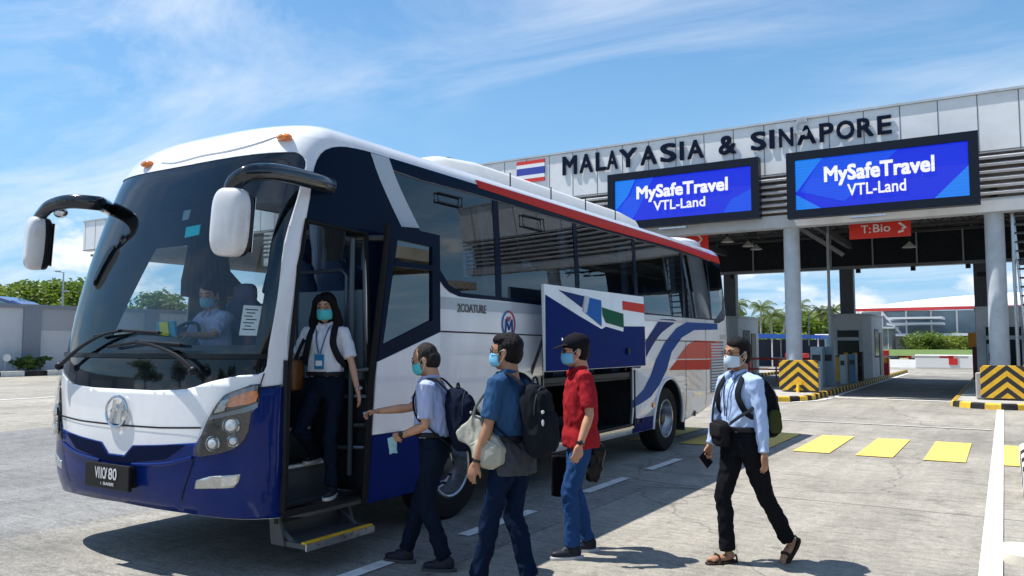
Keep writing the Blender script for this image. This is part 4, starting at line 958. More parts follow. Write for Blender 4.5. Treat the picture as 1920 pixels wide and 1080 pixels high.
# luggage opening
LU = [(Ys(7.95), 1.36), (Ys(10.5), 1.36), (Ys(10.5), .5), (Ys(7.95), .5)]
def arch(Yc, r=.62, zc=.5, n=18): 
    a0 = math.asin(max(-1, (.40 - zc) / r)); return [(Ys(Yc) + r * math.cos(PI - a0 - (PI - 2 * a0) * k / n), zc + r * math.sin(PI - a0 - (PI - 2 * a0) * k / n)) for k in range(n + 1)]
WYF, WYR = 6.25, 11.95
bot = [(0, .46), (SC * .5, .45), (SC * .9, .42), (SC + .03, .40)] + [(Ys(5.2), .40)] + arch(WYF) + arch(WYR) + [(Ys(12.75), .42), (Ys(13.6), .50), (Ys(14.3), .62), (Ys(14.98), .72), (STOT, .78)]
top = [(STOT, VM), (-STOT, VM)]
outer = bot + top + mir(bot)[:-1]
shell = patch([outer, ws_loop, DO[::-1], sg[::-1], sg_l, dw_l, LU], 0, [M_bw_, M_inn], 'body', bus, solid=.035)
# --- black front mask, glass and lower panel
gv = [pk(504, 668)[1], pk(330, 667)[1], pk(152, 667)[1]]; GV = sum(gv) / 3
gasket_z = float(np.clip(GV, 1.5, 1.75))
def clipv(loop, z, above=True):
    out = []; n = len(loop)
    for i in range(n):
        a, b = loop[i], loop[(i + 1) % n]; ia = (a[1] >= z) == above; ib = (b[1] >= z) == above
        if ia: out.append(a)
        if ia != ib: t = (z - a[1]) / (b[1] - a[1]); out.append((a[0] + (b[0] - a[0]) * t, z))
    return out
lower = clipv(ws_loop, gasket_z, False); upper = clipv(ws_loop, gasket_z, True)
patch([lower], -.008, M_bk, 'lower_front_panel', bus, solid=.03)
ctr = (0, (max(q[1] for q in upper) + gasket_z) / 2)
def inset_(loop, dx, dy):
    n = len(loop); out = []
    s0 = max(q[0] for q in loop)
    for (a, b) in loop: out.append((a * (1 - dx / s0), ctr[1] + (b - ctr[1]) * (1 - dy / (max(q[1] for q in loop) - ctr[1]))))
    return out
patch([upper, inset_(upper, .10, .045)[::-1]], -.012, M_bk, 'windscreen_mask', bus)
ws = patch([upper], -.007, G_ws, 'windscreen', bus)
# faint sun band at the top of the glass
vt = max(q[1] for q in upper)
patch([clipv(inset_(upper, .11, .055), vt - .42, True)], -.02, glass('tint_band', (.30, .37, .42), .0), 'tint_band', ws)
g1 = line([(a, gasket_z) for a in np.linspace(min(x[0] for x in lower) + .01, max(x[0] for x in lower) - .01, 40)], .035, .012, M_black, 'gasket', bus)
# --- door header and black band round the side glass
hd_px = [(581, 372), (586, 330), (594, 300), (610, 281), (636, 275), (668, 279), (720, 293), (890, 345), (1010, 384), (1190, 436), (1350, 486), (1362, 492), (1369, 530), (1370, 560), (1362, 590), (1348, 606), (1280, 602), (1100, 582), (930, 563), (860, 556), (832, 538), (822, 520)]
HD = spl(PK(hd_px), 2)
hb = HD + [(DO[2][0] + .55, 1.55), (DO[2][0] + .02, 1.45), (DO[2][0], DO[2][1])] + [DO[1], DO[0]]
hb2 = [(a, b) for a, b in hb]
hh_ = patch([HD + [(Ys(5.62), 2.3), (Ys(5.5), 1.2), (DO[3][0] + .015, 1.2), (DO[2][0] + .012, DO[2][1]), (DO[1][0] + .012, DO[1][1] + .012), (DO[0][0] - .004, DO[0][1] + .012)], sg[::-1]], .003, M_bh, 'black_side_band', bus)
st = PK([(694, 287), (728, 296), (786, 428), (752, 425)]); patch([st], .006, M_silver, 'silver_stripe', bus)
patch([[(a, b) for a, b in sg]], -.010, G_side, 'side_glass', bus)
patch([sg_l], -.010, G_far, 'side_glass', bus); patch([dw_l], -.010, G_far, 'driver_window', bus)
for i, (pa, pb, w) in enumerate([(931, 936, .11), (1078, 1082, .11), (1190, 1193, .12), (1279, 1281, .11), (1324, 1326, .08)]):
    a = pk(pa, 470 if i > 1 else 400); b = pk(pb, 560 if i < 3 else 590); s_ = (a[0] + b[0]) / 2
    patch([[(s_ - w / 2, 3.21), (s_ + w / 2, 3.21), (s_ + w / 2, 2.1), (s_ - w / 2, 2.1)]], -.005, M_bh, 'window_pillar', bus)
    if i < 4: patch([mir([(s_ - w / 2, 3.17), (s_ + w / 2, 3.17), (s_ + w / 2, 2.11), (s_ - w / 2, 2.11)])], -.005, M_bk, 'window_pillar', bus)
hopper = []
for pts in (([(819, 361), (864, 372), (864, 389), (819, 378)]), ([(978, 403), (1017, 412), (1019, 434), (979, 424)])):
    P4 = PK(pts); b = MB(); c = [Sn(a, v, .012) for a, v in P4]; b.tube(c, .009, 6, closed=True); b.build('window_vent', M_black, bus)
# red roof stripe
rs = PK([(890, 337), (1000, 371), (1130, 411), (1260, 452), (1350, 481), (1361, 487), (1362, 494), (1350, 491), (1260, 464), (1130, 428), (1000, 386), (896, 352)])
patch([rs], .006, M_brd, 'roof_stripe', bus)
# --- lower blue on the nose (right half traced, mirrored)
bt = PK([(241, 854), (258, 838), (300, 834), (369, 830), (400, 780), (430, 745), (470, 728), (488, 727), (529, 724)]); bt = [(max(0, a), b) for a, b in bt]; bt[0] = (0, bt[0][1])
tong = bt[0][1]
half = [(0, tong), (.1, tong), (.2, pk(258, 838)[1] + .01)] + [q for q in bt[2:]]
half[-1] = (DO[4][0] - .02, half[-1][1])
he = [(DO[4][0] - .012, .405), (SC * .9, .425), (SC * .5, .455), (0, .465)]
patch([half + he + mir(he)[1:] + mir(half)[:-1]], .005, M_bbf, 'lower_front_skirt', bus, solid=.004)
# dark grille under the white tongue
gr_ = [(0, tong - .01), (.11, tong - .01), (.22, tong + .075)] + PK([(350, 834), (311, 861)]) ; gr_ += [(.16, gr_[-1][1] - .055), (0, gr_[-1][1] - .065)]
M_gril = mat('front_grille', (.006, .010, .035), .7, bump=.3, bscale=180, spec=.03)
patch([gr_ + mir(gr_)[1:-1]], .008, M_gril, 'grille', bus)
# styling ridges and panel gaps
line([(a, b) for a, b in [(-x, y) for x, y in reversed(PK([(240, 798), (300, 802), (378, 802)]))] + PK([(240, 798), (300, 802), (378, 802)])], .013, .007, M_seamb, 'panel_gap', bus)
for sg_ in (1, -1):
    f = (lambda L_: L_) if sg_ == 1 else mir
    line(f(PK([(366, 856), (352, 900), (341, 938)])), .010, .010, M_seamb, 'panel_gap', bus)
    line(f(PK([(490, 722), (487, 727), (528, 722)])), .010, .008, M_seamb, 'panel_gap', bus)
    line(f(PK([(495, 700), (488, 722)])), .009, .008, M_seamb, 'panel_gap', bus)
    # crease catching the light
    c = [Sn(a, b, .012) for a, b in spl(f(PK([(250, 871), (310, 870), (362, 858)])), 4)]; MB().tube(c, .014, 6, flat=.6).build('crease', M_bbf, bus)
# headlights
hl = spl(PK([(487, 720), (450, 729), (420, 742), (398, 772), (382, 806), (368, 852), (395, 853), (430, 845), (452, 832), (466, 808), (471, 775), (483, 760)]), 2, True)
M_hl = mat('headlamp_bowl', (.014, .014, .013), .28, .2, coat=.5, var=.6, vscale=9)
M_hfr = mat('lamp_trim', (.14, .2, .28), .35, coat=.5)
for sg_ in (1, -1):
    f = (lambda L_: L_) if sg_ == 1 else mir
    h = patch([f(hl)], .007, M_hl, 'headlight', bus, solid=.01)
    patch([f(PK([(484, 722), (452, 731), (424, 744), (404, 772), (410, 771), (428, 750), (454, 738), (482, 730)]))], .014, M_hfr, 'trim', h)
    patch([f(PK([(392, 782), (430, 772), (460, 764), (484, 753), (483, 764), (462, 773), (430, 779), (394, 788)]))], .014, M_hfr, 'trim', h)
    patch([f(spl(PK([(481, 732), (455, 738), (432, 748), (424, 764), (452, 760), (479, 753)]), 2, True))], .016, M_amb, 'indicator', h)
    patch([f(PK([(431, 747), (417, 752), (403, 775), (422, 770)]))], .016, mat('lens_clear', (.45, .47, .48), .15, .6, coat=1, var=.3, vscale=40), 'lens', h)
    for (px, py, rw) in ((436, 798, .062), (403, 831, .054), (440, 826, .042)):
        a, b = pk(px, py); a *= sg_; c = Sn(a, b, .012); nn = (Sn(a, b, .1) - Sn(a, b, 0)).normalized(); Q = nn.to_track_quat('Z', 'Y').to_matrix().to_4x4()
        vs = MB(); vs.lathe([(rw, 0), (rw * 1.02, .018), (rw * .9, .022), (rw * .8, .004), (.012, -.0), (0, .0)], seg=24); vs.v = [Q @ v + c for v in vs.v]; l_ = vs.build('lamp_bowl', M_chr, h)
        vs = MB(); vs.ell((0, 0, .012), (rw * .8, rw * .8, .022), nu=20, nv=10); vs.v = [Q @ v + c for v in vs.v]; vs.build('lens', mat('lens_white', (.62, .64, .66), .08, .35, coat=1), h)
    patch([f(hl)], .04, G_lamp, 'lamp_cover', h)
    fg = PK([(369, 900), (395, 893), (451, 889), (448, 903), (440, 914), (366, 916)])
    q = patch([f(fg)], .008, mat('foglamp_silver', (.50, .50, .47), .25, .7, coat=.6, var=.15, vscale=20), 'fog_light', bus, solid=.006)
    patch([f(PK([(417, 895), (446, 892), (442, 909), (416, 911)]))], .012, mat('lens_clear2', (.65, .66, .66), .08, .8, coat=1, var=.15, vscale=25), 'lens', q)
# number plate
pc = [Sn(0, b, .05) for b in (.585, .80)]; PY = min(pc[0].y, pc[1].y) - .015
pa, pb = atY(169, 871, PY), atY(251, 917, PY)
pw, ph = .33, .185; pcx = XC; pcz = (pa.z + pb.z) / 2 + .0
pl_ = MB().box((pcx, PY, pcz), (pw * 1.72, .03, ph)).build('number_plate', mat('plate_black', (.012, .012, .012), .35), bus, smooth=False, bevel=.006)
bx = MB(); bx.box((pcx, PY + .05, pcz), (pw * 1.5, .08, ph * .8)); bx.build('plate_mount', M_black, bus, smooth=False)
Mpl = mat('plate_letter', (.62, .62, .62), .5)
for t_, u0, u1 in (('V', -.14, -.095), ('II', -.09, -.05), ('O', -.045, .0), ('/', -.01, .02), ('8', .035, .085), ('0', .09, .14)):
    text_on(t_, (pcx + u0, PY - .017, pcz - .02), (u1 - u0, 0, 0), (0, 0, .085), (0, -.003, 0), .01).build('plate_character', Mpl, pl_, smooth=False)
text_on('1 BAR0E', (pcx - .06, PY - .017, pcz - .065), (.17, 0, 0), (0, 0, .022), (0, -.003, 0), .005).build('plate_small_line', Mpl, pl_, smooth=False)
# round badge with a slanted H
cs, cv = 0.0, pk(219, 771)[1]
def bq(a, b, d): return Sn(a, b, d)
be = MB(); ring = [bq(.135 * math.cos(t), cv + .115 * math.sin(t), .022) for t in np.linspace(0, 2 * PI, 33)[:-1]]; be.tube(ring, .011, 8, closed=True)
for pts, r_ in (([(-.085, -.085), (-.045, -.01), (-.03, .09)], .017), ([(.085, .085), (.045, .01), (.03, -.09)], .017), ([(-.075, -.005), (-.03, .022), (.03, -.0), (.075, .03)], .014)):
    be.tube([bq(a, cv + b, .022) for a, b in spl(pts, 4)], r_, 8, flat=.5)
be.build('badge', M_chr, bus)
# roof marker lamps and roof crease
for px, py in ((534, 260), (279, 310)):
    a, b = pk(px, py); c = Sn(a, b, .012); MB().ell(c, (.075, .05, .032), nu=16, nv=8).build('marker_lamp', M_amb, bus)
rc = spl(PK([(304, 305), (330, 305), (380, 292), (430, 283), (480, 270), (520, 256)]), 4)
MB().tube([Sn(a, b, .002) for a, b in rc], .008, 6).build('roof_crease', M_bw_, bus)
# --- side paint
def sidep(px, X=-4.5): q = atX(px[0], px[1], X); return (Ys(q.y), q.z)
SP = lambda pts: [sidep(p) for p in pts]
patch([SP([(1185, 772), (1236, 760), (1250, 735)]) and [(Ys(10.53), .60), (Ys(10.53), .405), (Ys(11.335), .405), (Ys(11.335), .60)]], .004, M_bb, 'blue_skirt', bus)
patch([[(Ys(6.9), .95), (Ys(7.93), .93), (Ys(7.93), .405), (Ys(6.9), .405)]], .004, M_bb, 'blue_skirt', bus)
patch([[(DO[3][0] + .03, .93), (Ys(5.60), .93), (Ys(5.60), .405), (DO[3][0] + .03, .405)]], .004, M_bb, 'blue_skirt', bus)
patch([spl(SP([(1237, 598), (1268, 601), (1240, 624), (1222, 650), (1210, 672)]), 3) + SP([(1200, 690), (1186, 690), (1186, 672), (1210, 640)]) ], .004, M_snavy, 'navy_stripe', bus)
sw = SP([(1346, 607), (1346, 618), (1301, 619), (1278, 633), (1259, 660), (1250, 693), (1236, 722), (1220, 744), (1204, 755), (1186, 765), (1186, 751), (1206, 730), (1220, 703), (1229, 675), (1246, 642), (1268, 615), (1287, 604)])
patch([sw], .005, M_sblue, 'blue_stripe', bus)
patch([SP([(1302, 638), (1351, 640), (1349, 672), (1269, 673), (1278, 660), (1288, 647)])], .004, M_sred2, 'red_stripe', bus)
patch([SP([(1269, 675), (1349, 674), (1333, 676), (1331, 693), (1254, 694)])], .004, M_sred, 'red_stripe', bus)
# seams
for pts in ([(Ys(5.7), 1.79), (Ys(14.3), 1.70)], [(Ys(7.92), 1.79), (Ys(7.92), .41)], [(Ys(10.53), 2.10), (Ys(10.53), 1.36)], [(Ys(12.72), 1.2), (Ys(12.72), .42)], [(Ys(13.78), 2.1), (Ys(13.78), .55)], [(Ys(5.68), 2.3), (Ys(5.68), .9)], [(Ys(12.72), 1.72), (Ys(12.72), 1.2)]):
    line(pts, .014, .006, M_seamb, 'panel_gap', bus)
patch([[(Ys(5.72), 2.115), (Ys(14.3), 2.10), (Ys(14.3), 2.02), (Ys(5.72), 2.0)]], .004, M_silver, 'belt_moulding', bus)
# engine grille at the rear
gl = MB()
for k in range(17): z = 1.68 - k * .052; a = sidep((1333, 700))[0]; gl.add([Sn(a, z, .006), Sn(a + .75, z, .006), Sn(a + .75, z - .03, .018), Sn(a, z - .03, .018)], [(0, 1, 2, 3)])
gg = patch([[(sidep((1333, 700))[0] - .02, 1.72), (sidep((1333, 700))[0] + .77, 1.72), (sidep((1333, 700))[0] + .77, .8), (sidep((1333, 700))[0] - .02, .8)]], .003, mat('grille_dark', (.10, .11, .12), .5), 'engine_grille', bus)
gl.build('slat', mat('grille_light', (.55, .57, .6), .4), gg, smooth=False, solid=.004)
def label_on(txt, s0, v0, w, h, m, nm, bold=.0, slant=0):
    vs, fs, _ = glyph(txt, bold); b = MB(); b.add([Sn(s0 + a * w + slant * c_ * 0, v0 + bb * h, .006 + .004 * c_) for a, bb, c_ in vs], fs); return b.build(nm, m, bus, smooth=False)
a = sidep((856, 584)); b_ = sidep((911, 574)); label_on('2COATURE', a[0], a[1] - .005, b_[0] - a[0], .085, mat('decal_grey', (.10, .10, .10), .5), 'maker_lettering', .015)
ce = sidep((953, 608)); eb = MB()
M_er = mat('emblem_red', (.40, .03, .06), .3); M_eb = mat('emblem_blue', (.02, .10, .32), .3)
for (r0, a0, a1, mi) in ((.125, -1.4, 1.75, 0), (.125, 1.75, 4.9, 1)): eb.tube([Sn(ce[0] + r0 * math.cos(t), ce[1] + r0 * 1.1 * math.sin(t), .008) for t in np.linspace(a0, a1, 16)], .012, 6, flat=.4, m=mi)
eb.tube([Sn(ce[0] + x, ce[1] + y, .008) for x, y in [(-.07, -.09), (-.055, .05), (0, -.06), (.055, .05), (.07, -.09)]], .014, 6, flat=.4, m=1)
eb.tube([Sn(ce[0] + x, ce[1] + y, .008) for x, y in [(-.03, .075), (0, .04), (.03, .075)]], .016, 6, flat=.4, m=0)
eb.build('emblem', [M_er, M_eb], bus)
for (px, py, w, h, m_) in ((1225, 759, .09, .07, M_amb), (1304, 775, .07, .09, M_black), (1195, 789, .05, .07, M_black), (1205, 789, .03, .05, M_black)):
    a, b = sidep((px, py)); MB().add([Sn(a + i * w / 2, b + j * h / 2, d) for d in (.004, .02) for i, j in ((-1, -1), (1, -1), (1, 1), (-1, 1))], [(4, 5, 6, 7), (0, 1, 5, 4), (1, 2, 6, 5), (2, 3, 7, 6), (3, 0, 4, 7)]).build('side_marker' if m_ is M_amb else 'catch', m_, bus, smooth=False)
nt_ = PK([(1350, 628), (1366, 628), (1366, 636), (1350, 636)]); patch([nt_], .006, mat('decal_notice', (.4, .4, .42), .6, var=.5, vscale=60), 'notice', bus)
# flared wheel arch lips
for Yc in (WYF, WYR):
    c = [Sn(a, b, .008) for a, b in arch(Yc, .635)]; MB().tube(c, .022, 8).build('arch_lip', M_bw_, bus)
# --- roof units
ac = MB(); secs = []
for y, h, w in ((6.3, .04, .50), (6.5, .17, .66), (6.9, .29, .80), (7.5, .335, .86), (11.6, .335, .86), (12.0, .30, .85), (12.2, .15, .8), (12.25, 0, .78)):
    secs.append((y, h, w))
vs = []; fs = []; m_ = 14
for y, h, w in secs:
    for k in range(m_ + 1):
        t = k / m_ * 2 - 1; x = w * t; z = 3.43 + (h + .03) * (1 - abs(t) ** 9); vs.append((XC + x, y, z))
for i in range(len(secs) - 1):
    for k in range(m_): fs.append((i * (m_ + 1) + k, i * (m_ + 1) + k + 1, (i + 1) * (m_ + 1) + k + 1, (i + 1) * (m_ + 1) + k))
ac.add(vs, fs); ac.build('roof_air_unit', mat('unit_white', (.60, .61, .60), .45, var=.05), bus, angle=50)
ls_ = MB()
for y in (7.9, 8.9, 9.9, 10.9): ls_.box((XC + .862, y, 3.6), (.012, .012, .2))
ls_.box((XC + .45, 9.4, 3.80), (.02, 4.4, .006)); ls_.build('unit_seam', M_seamb, bus)
MB().ell((XC + .35, 14.0, 3.46), (.75, .55, .17), nu=24, nv=12, e=.7).build('roof_hatch', M_bw_, bus)
# --- wheels
def wheel(x, y, sgn=1):
    w = thing_child = bpy.data.objects.new('wheel', None); w.location = (x, y, .5); link(w, bus); w.empty_display_size = .2
    P = lambda pr: [(r, h * sgn) for r, h in pr]
    c = (x, y, .5)
    MB().lathe(P([(.30, -.14), (.36, -.15), (.47, -.145), (.50, -.11), (.502, 0), (.50, .11), (.47, .145), (.36, .15), (.30, .14)]), c, 'X', 48).build('tyre', M_rubber, w)
    MB().lathe(P([(.30, .142), (.285, .148), (.27, .14), (.255, .06), (.235, .02), (.22, -.01), (.16, -.03), (.14, -.03)]), c, 'X', 48).build('rim', mat('alloy', (.42, .44, .47), .28, .9, var=.15, vscale=8), w)
    hb_ = MB(); hb_.lathe(P([(.16, -.03), (.15, .03), (.10, .05), (.085, .09), (.05, .10), (0, .10)]), c, 'X', 28)
    for k in range(10): a = 2 * PI * k / 10; hb_.tube([(x + sgn * -.01, y + .19 * math.cos(a), .5 + .19 * math.sin(a)), (x + sgn * .03, y + .19 * math.cos(a), .5 + .19 * math.sin(a))], .014, 6)
    hb_.build('hub', M_dsteel, w)
    return w
for y in (WYF, WYR): wheel(XC + WB - .20, y, 1); wheel(XC - WB + .20, y, -1)
for y, x0_, x1_ in [(a_, *b_) for a_ in (WYF, WYR) for b_ in ((XC + .75, XC + WB - .03), (XC - WB + .03, XC - .75))]:
    wl_ = MB()
    for k in range(16):
        a0, a1 = PI * k / 16, PI * (k + 1) / 16
        wl_.quad((x0_, y + .64 * math.cos(a0), .5 + .64 * math.sin(a0)), (x1_, y + .64 * math.cos(a0), .5 + .64 * math.sin(a0)), (x1_, y + .64 * math.cos(a1), .5 + .64 * math.sin(a1)), (x0_, y + .64 * math.cos(a1), .5 + .64 * math.sin(a1)))
    wl_.build('wheel_well', M_dark, bus)
# --- floor pan, chassis, luggage bay
fp = MB(); fp.box((XC - .0, 9.9, 1.24), (2.5, 9.5, .06))
fp.box((XC - .45, 4.62, .93), (1.6, 1.2, .06)); fp.build('floor', mat('floor_grey', (.05, .055, .06), .7), bus, smooth=False)
ch_ = MB(); ch_.box((XC, 4.85, .5), (1.3, 1.5, .06)); ch_.box((XC, 9.1, .5), (2.5, 4.9, .05)); ch_.box((XC, 13.3, .72), (2.3, 2.4, .05)); ch_.box((XC, 9.2, .62), (1.2, 10, .12))
ch_.box((XC, 6.3, .5), (.2, .2, .2)); ch_.tube([(XC - 1, WYF, .5), (XC + 1, WYF, .5)], .06, 8); ch_.tube([(XC - 1, WYR, .5), (XC + 1, WYR, .5)], .09, 8)
ch_.box((XC + 1.0, 12.72, .42), (.5, .03, .34)); ch_.build('chassis', M_dark, bus, smooth=False)
by = MB(); by.box((XC, 9.22, .535), (2.55, 2.7, .02)); by.box((XC + .1, 10.56, .9), (2.4, .03, .8)); by.box((XC + .1, 7.9, .9), (2.4, .03, .8)); by.box((XC - .4, 9.2, .9), (.03, 2.6, .8)); by.box((XC, 9.2, 1.19), (2.5, 2.7, .03)); by.build('luggage_bay', M_dark, bus, smooth=False)
MB().box((XC + WB - .03, 9.22, .50), (.09, 2.56, .03)).build('bay_sill', M_steel, bus, smooth=False)
for (x, y, z, d) in ((XC + .75, 8.6, .80, (.5, .75, .5)), (XC + .6, 9.6, .76, (.6, .5, .42))):
    pass
# --- door step well
sx0 = XC + .35; y0d, y1d = 4.12, 4.97
stp = MB(); nose = MB()
XD = XC + WB
for i, z in enumerate((.455, .70, .95)):
    xo = XD - .03 - i * .30; stp.box(((xo + sx0) / 2, (y0d + y1d) / 2, z - .03), (xo - sx0, y1d - y0d, .05)); stp.box((xo - .015 - (.28 if i < 2 else .28), (y0d + y1d) / 2, z + .1), (.02, y1d - y0d, .22)) if i < 2 else None
    nose.box((xo - .012, (y0d + y1d) / 2, z), (.045, y1d - y0d - .02, .022))
stp.build('entrance_step', mat('step_rubber', (.085, .09, .095), .7, bump=.4, bscale=120), bus, smooth=False); nose.build('step_nosing', mat('nosing_grey', (.75, .76, .77), .4), bus, smooth=False)
sw_ = MB(); sw_.box((XC + .75, y0d - .03, 1.0), (1.1, .03, 1.1)); sw_.box((XC + .75, y1d + .05, 1.2), (1.05, .04, 1.5)); sw_.box((sx0 - .02, 4.55, .75), (.03, .9, .4)); sw_.box((XD - .10, 4.55, .40), (.03, .86, .10)); sw_.build('stepwell_wall', M_dark, bus, smooth=False)
MB().box((XC + .78, y1d + .02, 1.75), (.9, .03, .75)).build('modesty_panel', mat('panel_blue_grey', (.10, .15, .19), .5), bus, smooth=False)
hr = MB(); hr.tube([(XC + .45, y1d, 1.4), (XC + .45, y1d, 2.25), (XC + .5, y1d, 2.3), (XC + 1.0, y1d, 2.3), (XC + 1.05, y1d, 2.25), (XC + 1.05, y1d, 1.4)], .018, 8)
hr.tube([(XD - .09, 4.88, .6), (XD - .09, 4.88, 2.55)], .022, 8)
for z in (.82, 1.24, 1.46): hr.tube([(XD - .22, 4.86, z), (XD + .02, 4.98, z), (XD + .1, 5.05, z)], .017, 8)
hr.tube([(XD - .16, 4.7, .62), (XD - .16, 4.7, 1.25)], .018, 8)
hr.build('handrail', mat('rail_grey', (.10, .13, .16), .35, .6), bus)
# fold-out step
fo = MB(); a, b, c, d = gp(527, 975, .30), gp(585, 1012, .22), gp(700, 978, .22), gp(650, 950, .30)
fy0, fy1 = 4.14, 4.86; fx0_, fx1_ = XD - .13, XD + .19
for yy in (fy0, fy1): fo.prism([(fx0_ - .06, yy - .012, .46), (fx0_ + .03, yy - .012, .46), (fx0_ + .12, yy - .012, .20), (fx0_ - .02, yy - .012, .20)], (0, .024, 0))
fo.box((fx0_ - .03, (fy0 + fy1) / 2, .33), (.03, fy1 - fy0, .2))
fo.box(((fx0_ + fx1_) / 2, (fy0 + fy1) / 2, .215), (fx1_ - fx0_, fy1 - fy0, .035)).tube([(fx0_ - .1, fy0 + .03, .40), (fx1_ - .12, fy0 + .03, .2)], .02, 6).tube([(fx0_ - .1, fy1 - .03, .40), (fx1_ - .12, fy1 - .03, .2)], .02, 6)
for k in range(9): fo.box((fx0_ + .03 + k * .028, (fy0 + fy1) / 2, .236), (.012, fy1 - fy0 - .04, .008))
q = fo.build('folding_step', mat('step_steel', (.09, .10, .11), .5, .5), bus, smooth=False)
MB().box((fx1_ - .02, (fy0 + fy1) / 2, .239), (.035, fy1 - fy0, .014)).build('yellow_edge', M_yel, q, smooth=False); MB().box((fx1_ + .008, (fy0 + fy1) / 2, .21), (.012, fy1 - fy0, .05)).build('front_edge', M_steel, q, smooth=False)
dfr = [Sn(a, b, .0) for a, b in DO]; MB().tube(dfr, .022, 6, closed=True).build('door_frame', M_rubber, bus)
MB().box((XD - .03, 4.55, .435), (.085, .92, .05)).build('door_sill', M_black, bus, smooth=False)
# --- open passenger door, swung out along the side
DX = XD + .17
dp = lambda x, y: (lambda q: (DX, q.y, q.z))(atX(x, y, DX))
door = bpy.data.objects.new('door', None); door.location = (DX, 5.2, 1.5); link(door, bus); 
O_ = [dp(*p) for p in ((735, 421), (825, 441), (826, 915), (690, 939), (702, 720))]
O_ = [Vector(p) for p in O_]
zlow = (O_[2].z + O_[3].z) / 2; O_[2].z = O_[3].z = zlow
up_ = [Vector(dp(*p)) for p in ((735, 421), (825, 441), (826, 622), (708, 678))]
gi = [Vector(dp(*p)) for p in ((746, 449), (811, 463), (811, 600), (718, 648))]
def ringprism(outer_, inner_, t, m, nm, par):
    b = MB(); n = len(outer_); X_ = Vector((t, 0, 0))
    for i in range(n):
        j = (i + 1) % n; b.add([outer_[i], outer_[j], inner_[j], inner_[i], outer_[i] - X_, outer_[j] - X_, inner_[j] - X_, inner_[i] - X_], [(0, 1, 2, 3), (7, 6, 5, 4), (0, 4, 5, 1), (3, 2, 6, 7)])
    return b.build(nm, m, par, smooth=False)
ringprism(up_, gi, .05, M_bh, 'upper_frame', door)
MB().prism([p - Vector((.02, 0, 0)) for p in gi], (-.006, 0, 0)).build('door_glass', glass('door_glass', (.35, .45, .48), .08), door, smooth=False)
yb = lambda z: up_[3].y + (O_[3].y - up_[3].y) * (up_[3].z - z) / (up_[3].z - zlow)
zbl = .94
MB().prism([up_[3] + Vector((.0, 0, -.003)), up_[2] + Vector((.0, 0, -.003)), Vector((DX, O_[2].y, zbl)), Vector((DX, yb(zbl), zbl))], (-.05, 0, 0)).build('white_panel', M_bw_, door, smooth=False, bevel=.004)
MB().prism([Vector((DX, yb(zbl), zbl - .003)), Vector((DX, O_[2].y, zbl - .003)), O_[2], O_[3]], (-.05, 0, 0)).build('blue_panel', M_bb, door, smooth=False, bevel=.004)
m1 = Vector(dp(741, 493)); m2 = Vector(dp(811, 503)); MB().box((DX - .015, (m1.y + m2.y) / 2, (m1.z + m2.z) / 2), (.03, abs(m2.y - m1.y), .05)).build('glazing_bar', M_bh, door, smooth=False)
MB().tube([O_[0] + Vector((-.03, -.005, 0)), O_[4] + Vector((-.03, -.012, 0)), O_[3] + Vector((-.03, -.005, 0))], .03, 8).build('edge_seal', M_rubber, door)
MB().tube([(DX - .03, 5.1, 2.56), (XD - .12, 4.93, 2.56)], .028, 8).build('hinge_arm', M_dsteel, door); MB().tube([(DX - .04, 5.1, 1.0), (XD - .1, 4.93, 1.0)], .02, 8).build('hinge_arm', M_dsteel, door)
# --- raised luggage flap
FX = XD + .22
fA = [atX(x, y, FX) for x, y in ((1022, 532), (1209, 557), (1206, 689), (1018, 694))]
fy_0, fy_1 = (fA[0].y + fA[3].y) / 2, (fA[1].y + fA[2].y) / 2; fz1, fz0 = (fA[0].z + fA[1].z) / 2, (fA[2].z + fA[3].z) / 2
flap = bpy.data.objects.new('luggage_flap', None); flap.location = (FX, fy_0, fz1); link(flap, bus)
FP = lambda u, v, d=0: Vector((FX + d + .03 * (1 - v), fy_0 + (fy_1 - fy_0) * u, fz0 + (fz1 - fz0) * v))
MB().prism([FP(0, 0), FP(1, 0), FP(1, 1), FP(0, 1)], (-.04, 0, 0)).build('panel', M_bw_, flap, smooth=False, bevel=.006)
def fpix(x, y):     # 907x1080 detail of the photo, flap corners (50,372) (452,425) (445,710) (38,720)
    u = (x - 44) / 405.0; vt_ = 372 + 53 * u; vb_ = 720 - 10 * u
    # perspective: nearer end is wider
    uu = u / (u + (1 - u) * 1.27); return uu, 1 - (y - vt_) / (vb_ - vt_)
def fpoly(pts, m, nm, d=.004): MB().prism([FP(*fpix(*p), d) for p in pts], (-.002, 0, 0)).build(nm, m, flap, smooth=False)
fpoly([(48, 415), (100, 448), (180, 500), (272, 556), (290, 546), (360, 568), (364, 546), (448, 548), (445, 708), (40, 718)], M_bb, 'navy_field')
fpoly([(102, 397), (205, 422), (196, 470)], M_snavy, 'navy_wedge')
fpoly([(212, 424), (274, 440), (272, 545), (198, 482)], mat('flap_blue', (.02, .13, .42), .3, spec=.03), 'blue_block', .006)
fpoly([(206, 420), (226, 426), (212, 490), (198, 486)], M_silver, 'grey_block', .008)
fpoly([(276, 468), (362, 495), (362, 552), (290, 530), (278, 500)], mat('flap_green', (.005, .10, .05), .3, spec=.03), 'green_block', .006)
fpoly([(361, 442), (449, 456), (449, 493), (361, 478)], M_brd, 'red_block', .006)
cc = FP(*fpix(372, 648), .02); MB().box(cc, (.03, .05, .08)).build('catch', M_black, flap, smooth=False)
MB().tube([FP(.03, .5, -.03), Vector((XD - .05, fy_0 + .12, 1.25))], .02, 6).build('strut', M_dsteel, flap); MB().tube([FP(.98, .9, -.03), Vector((XD - .05, fy_1 - .06, 1.3))], .02, 6).build('strut', M_dsteel, flap)
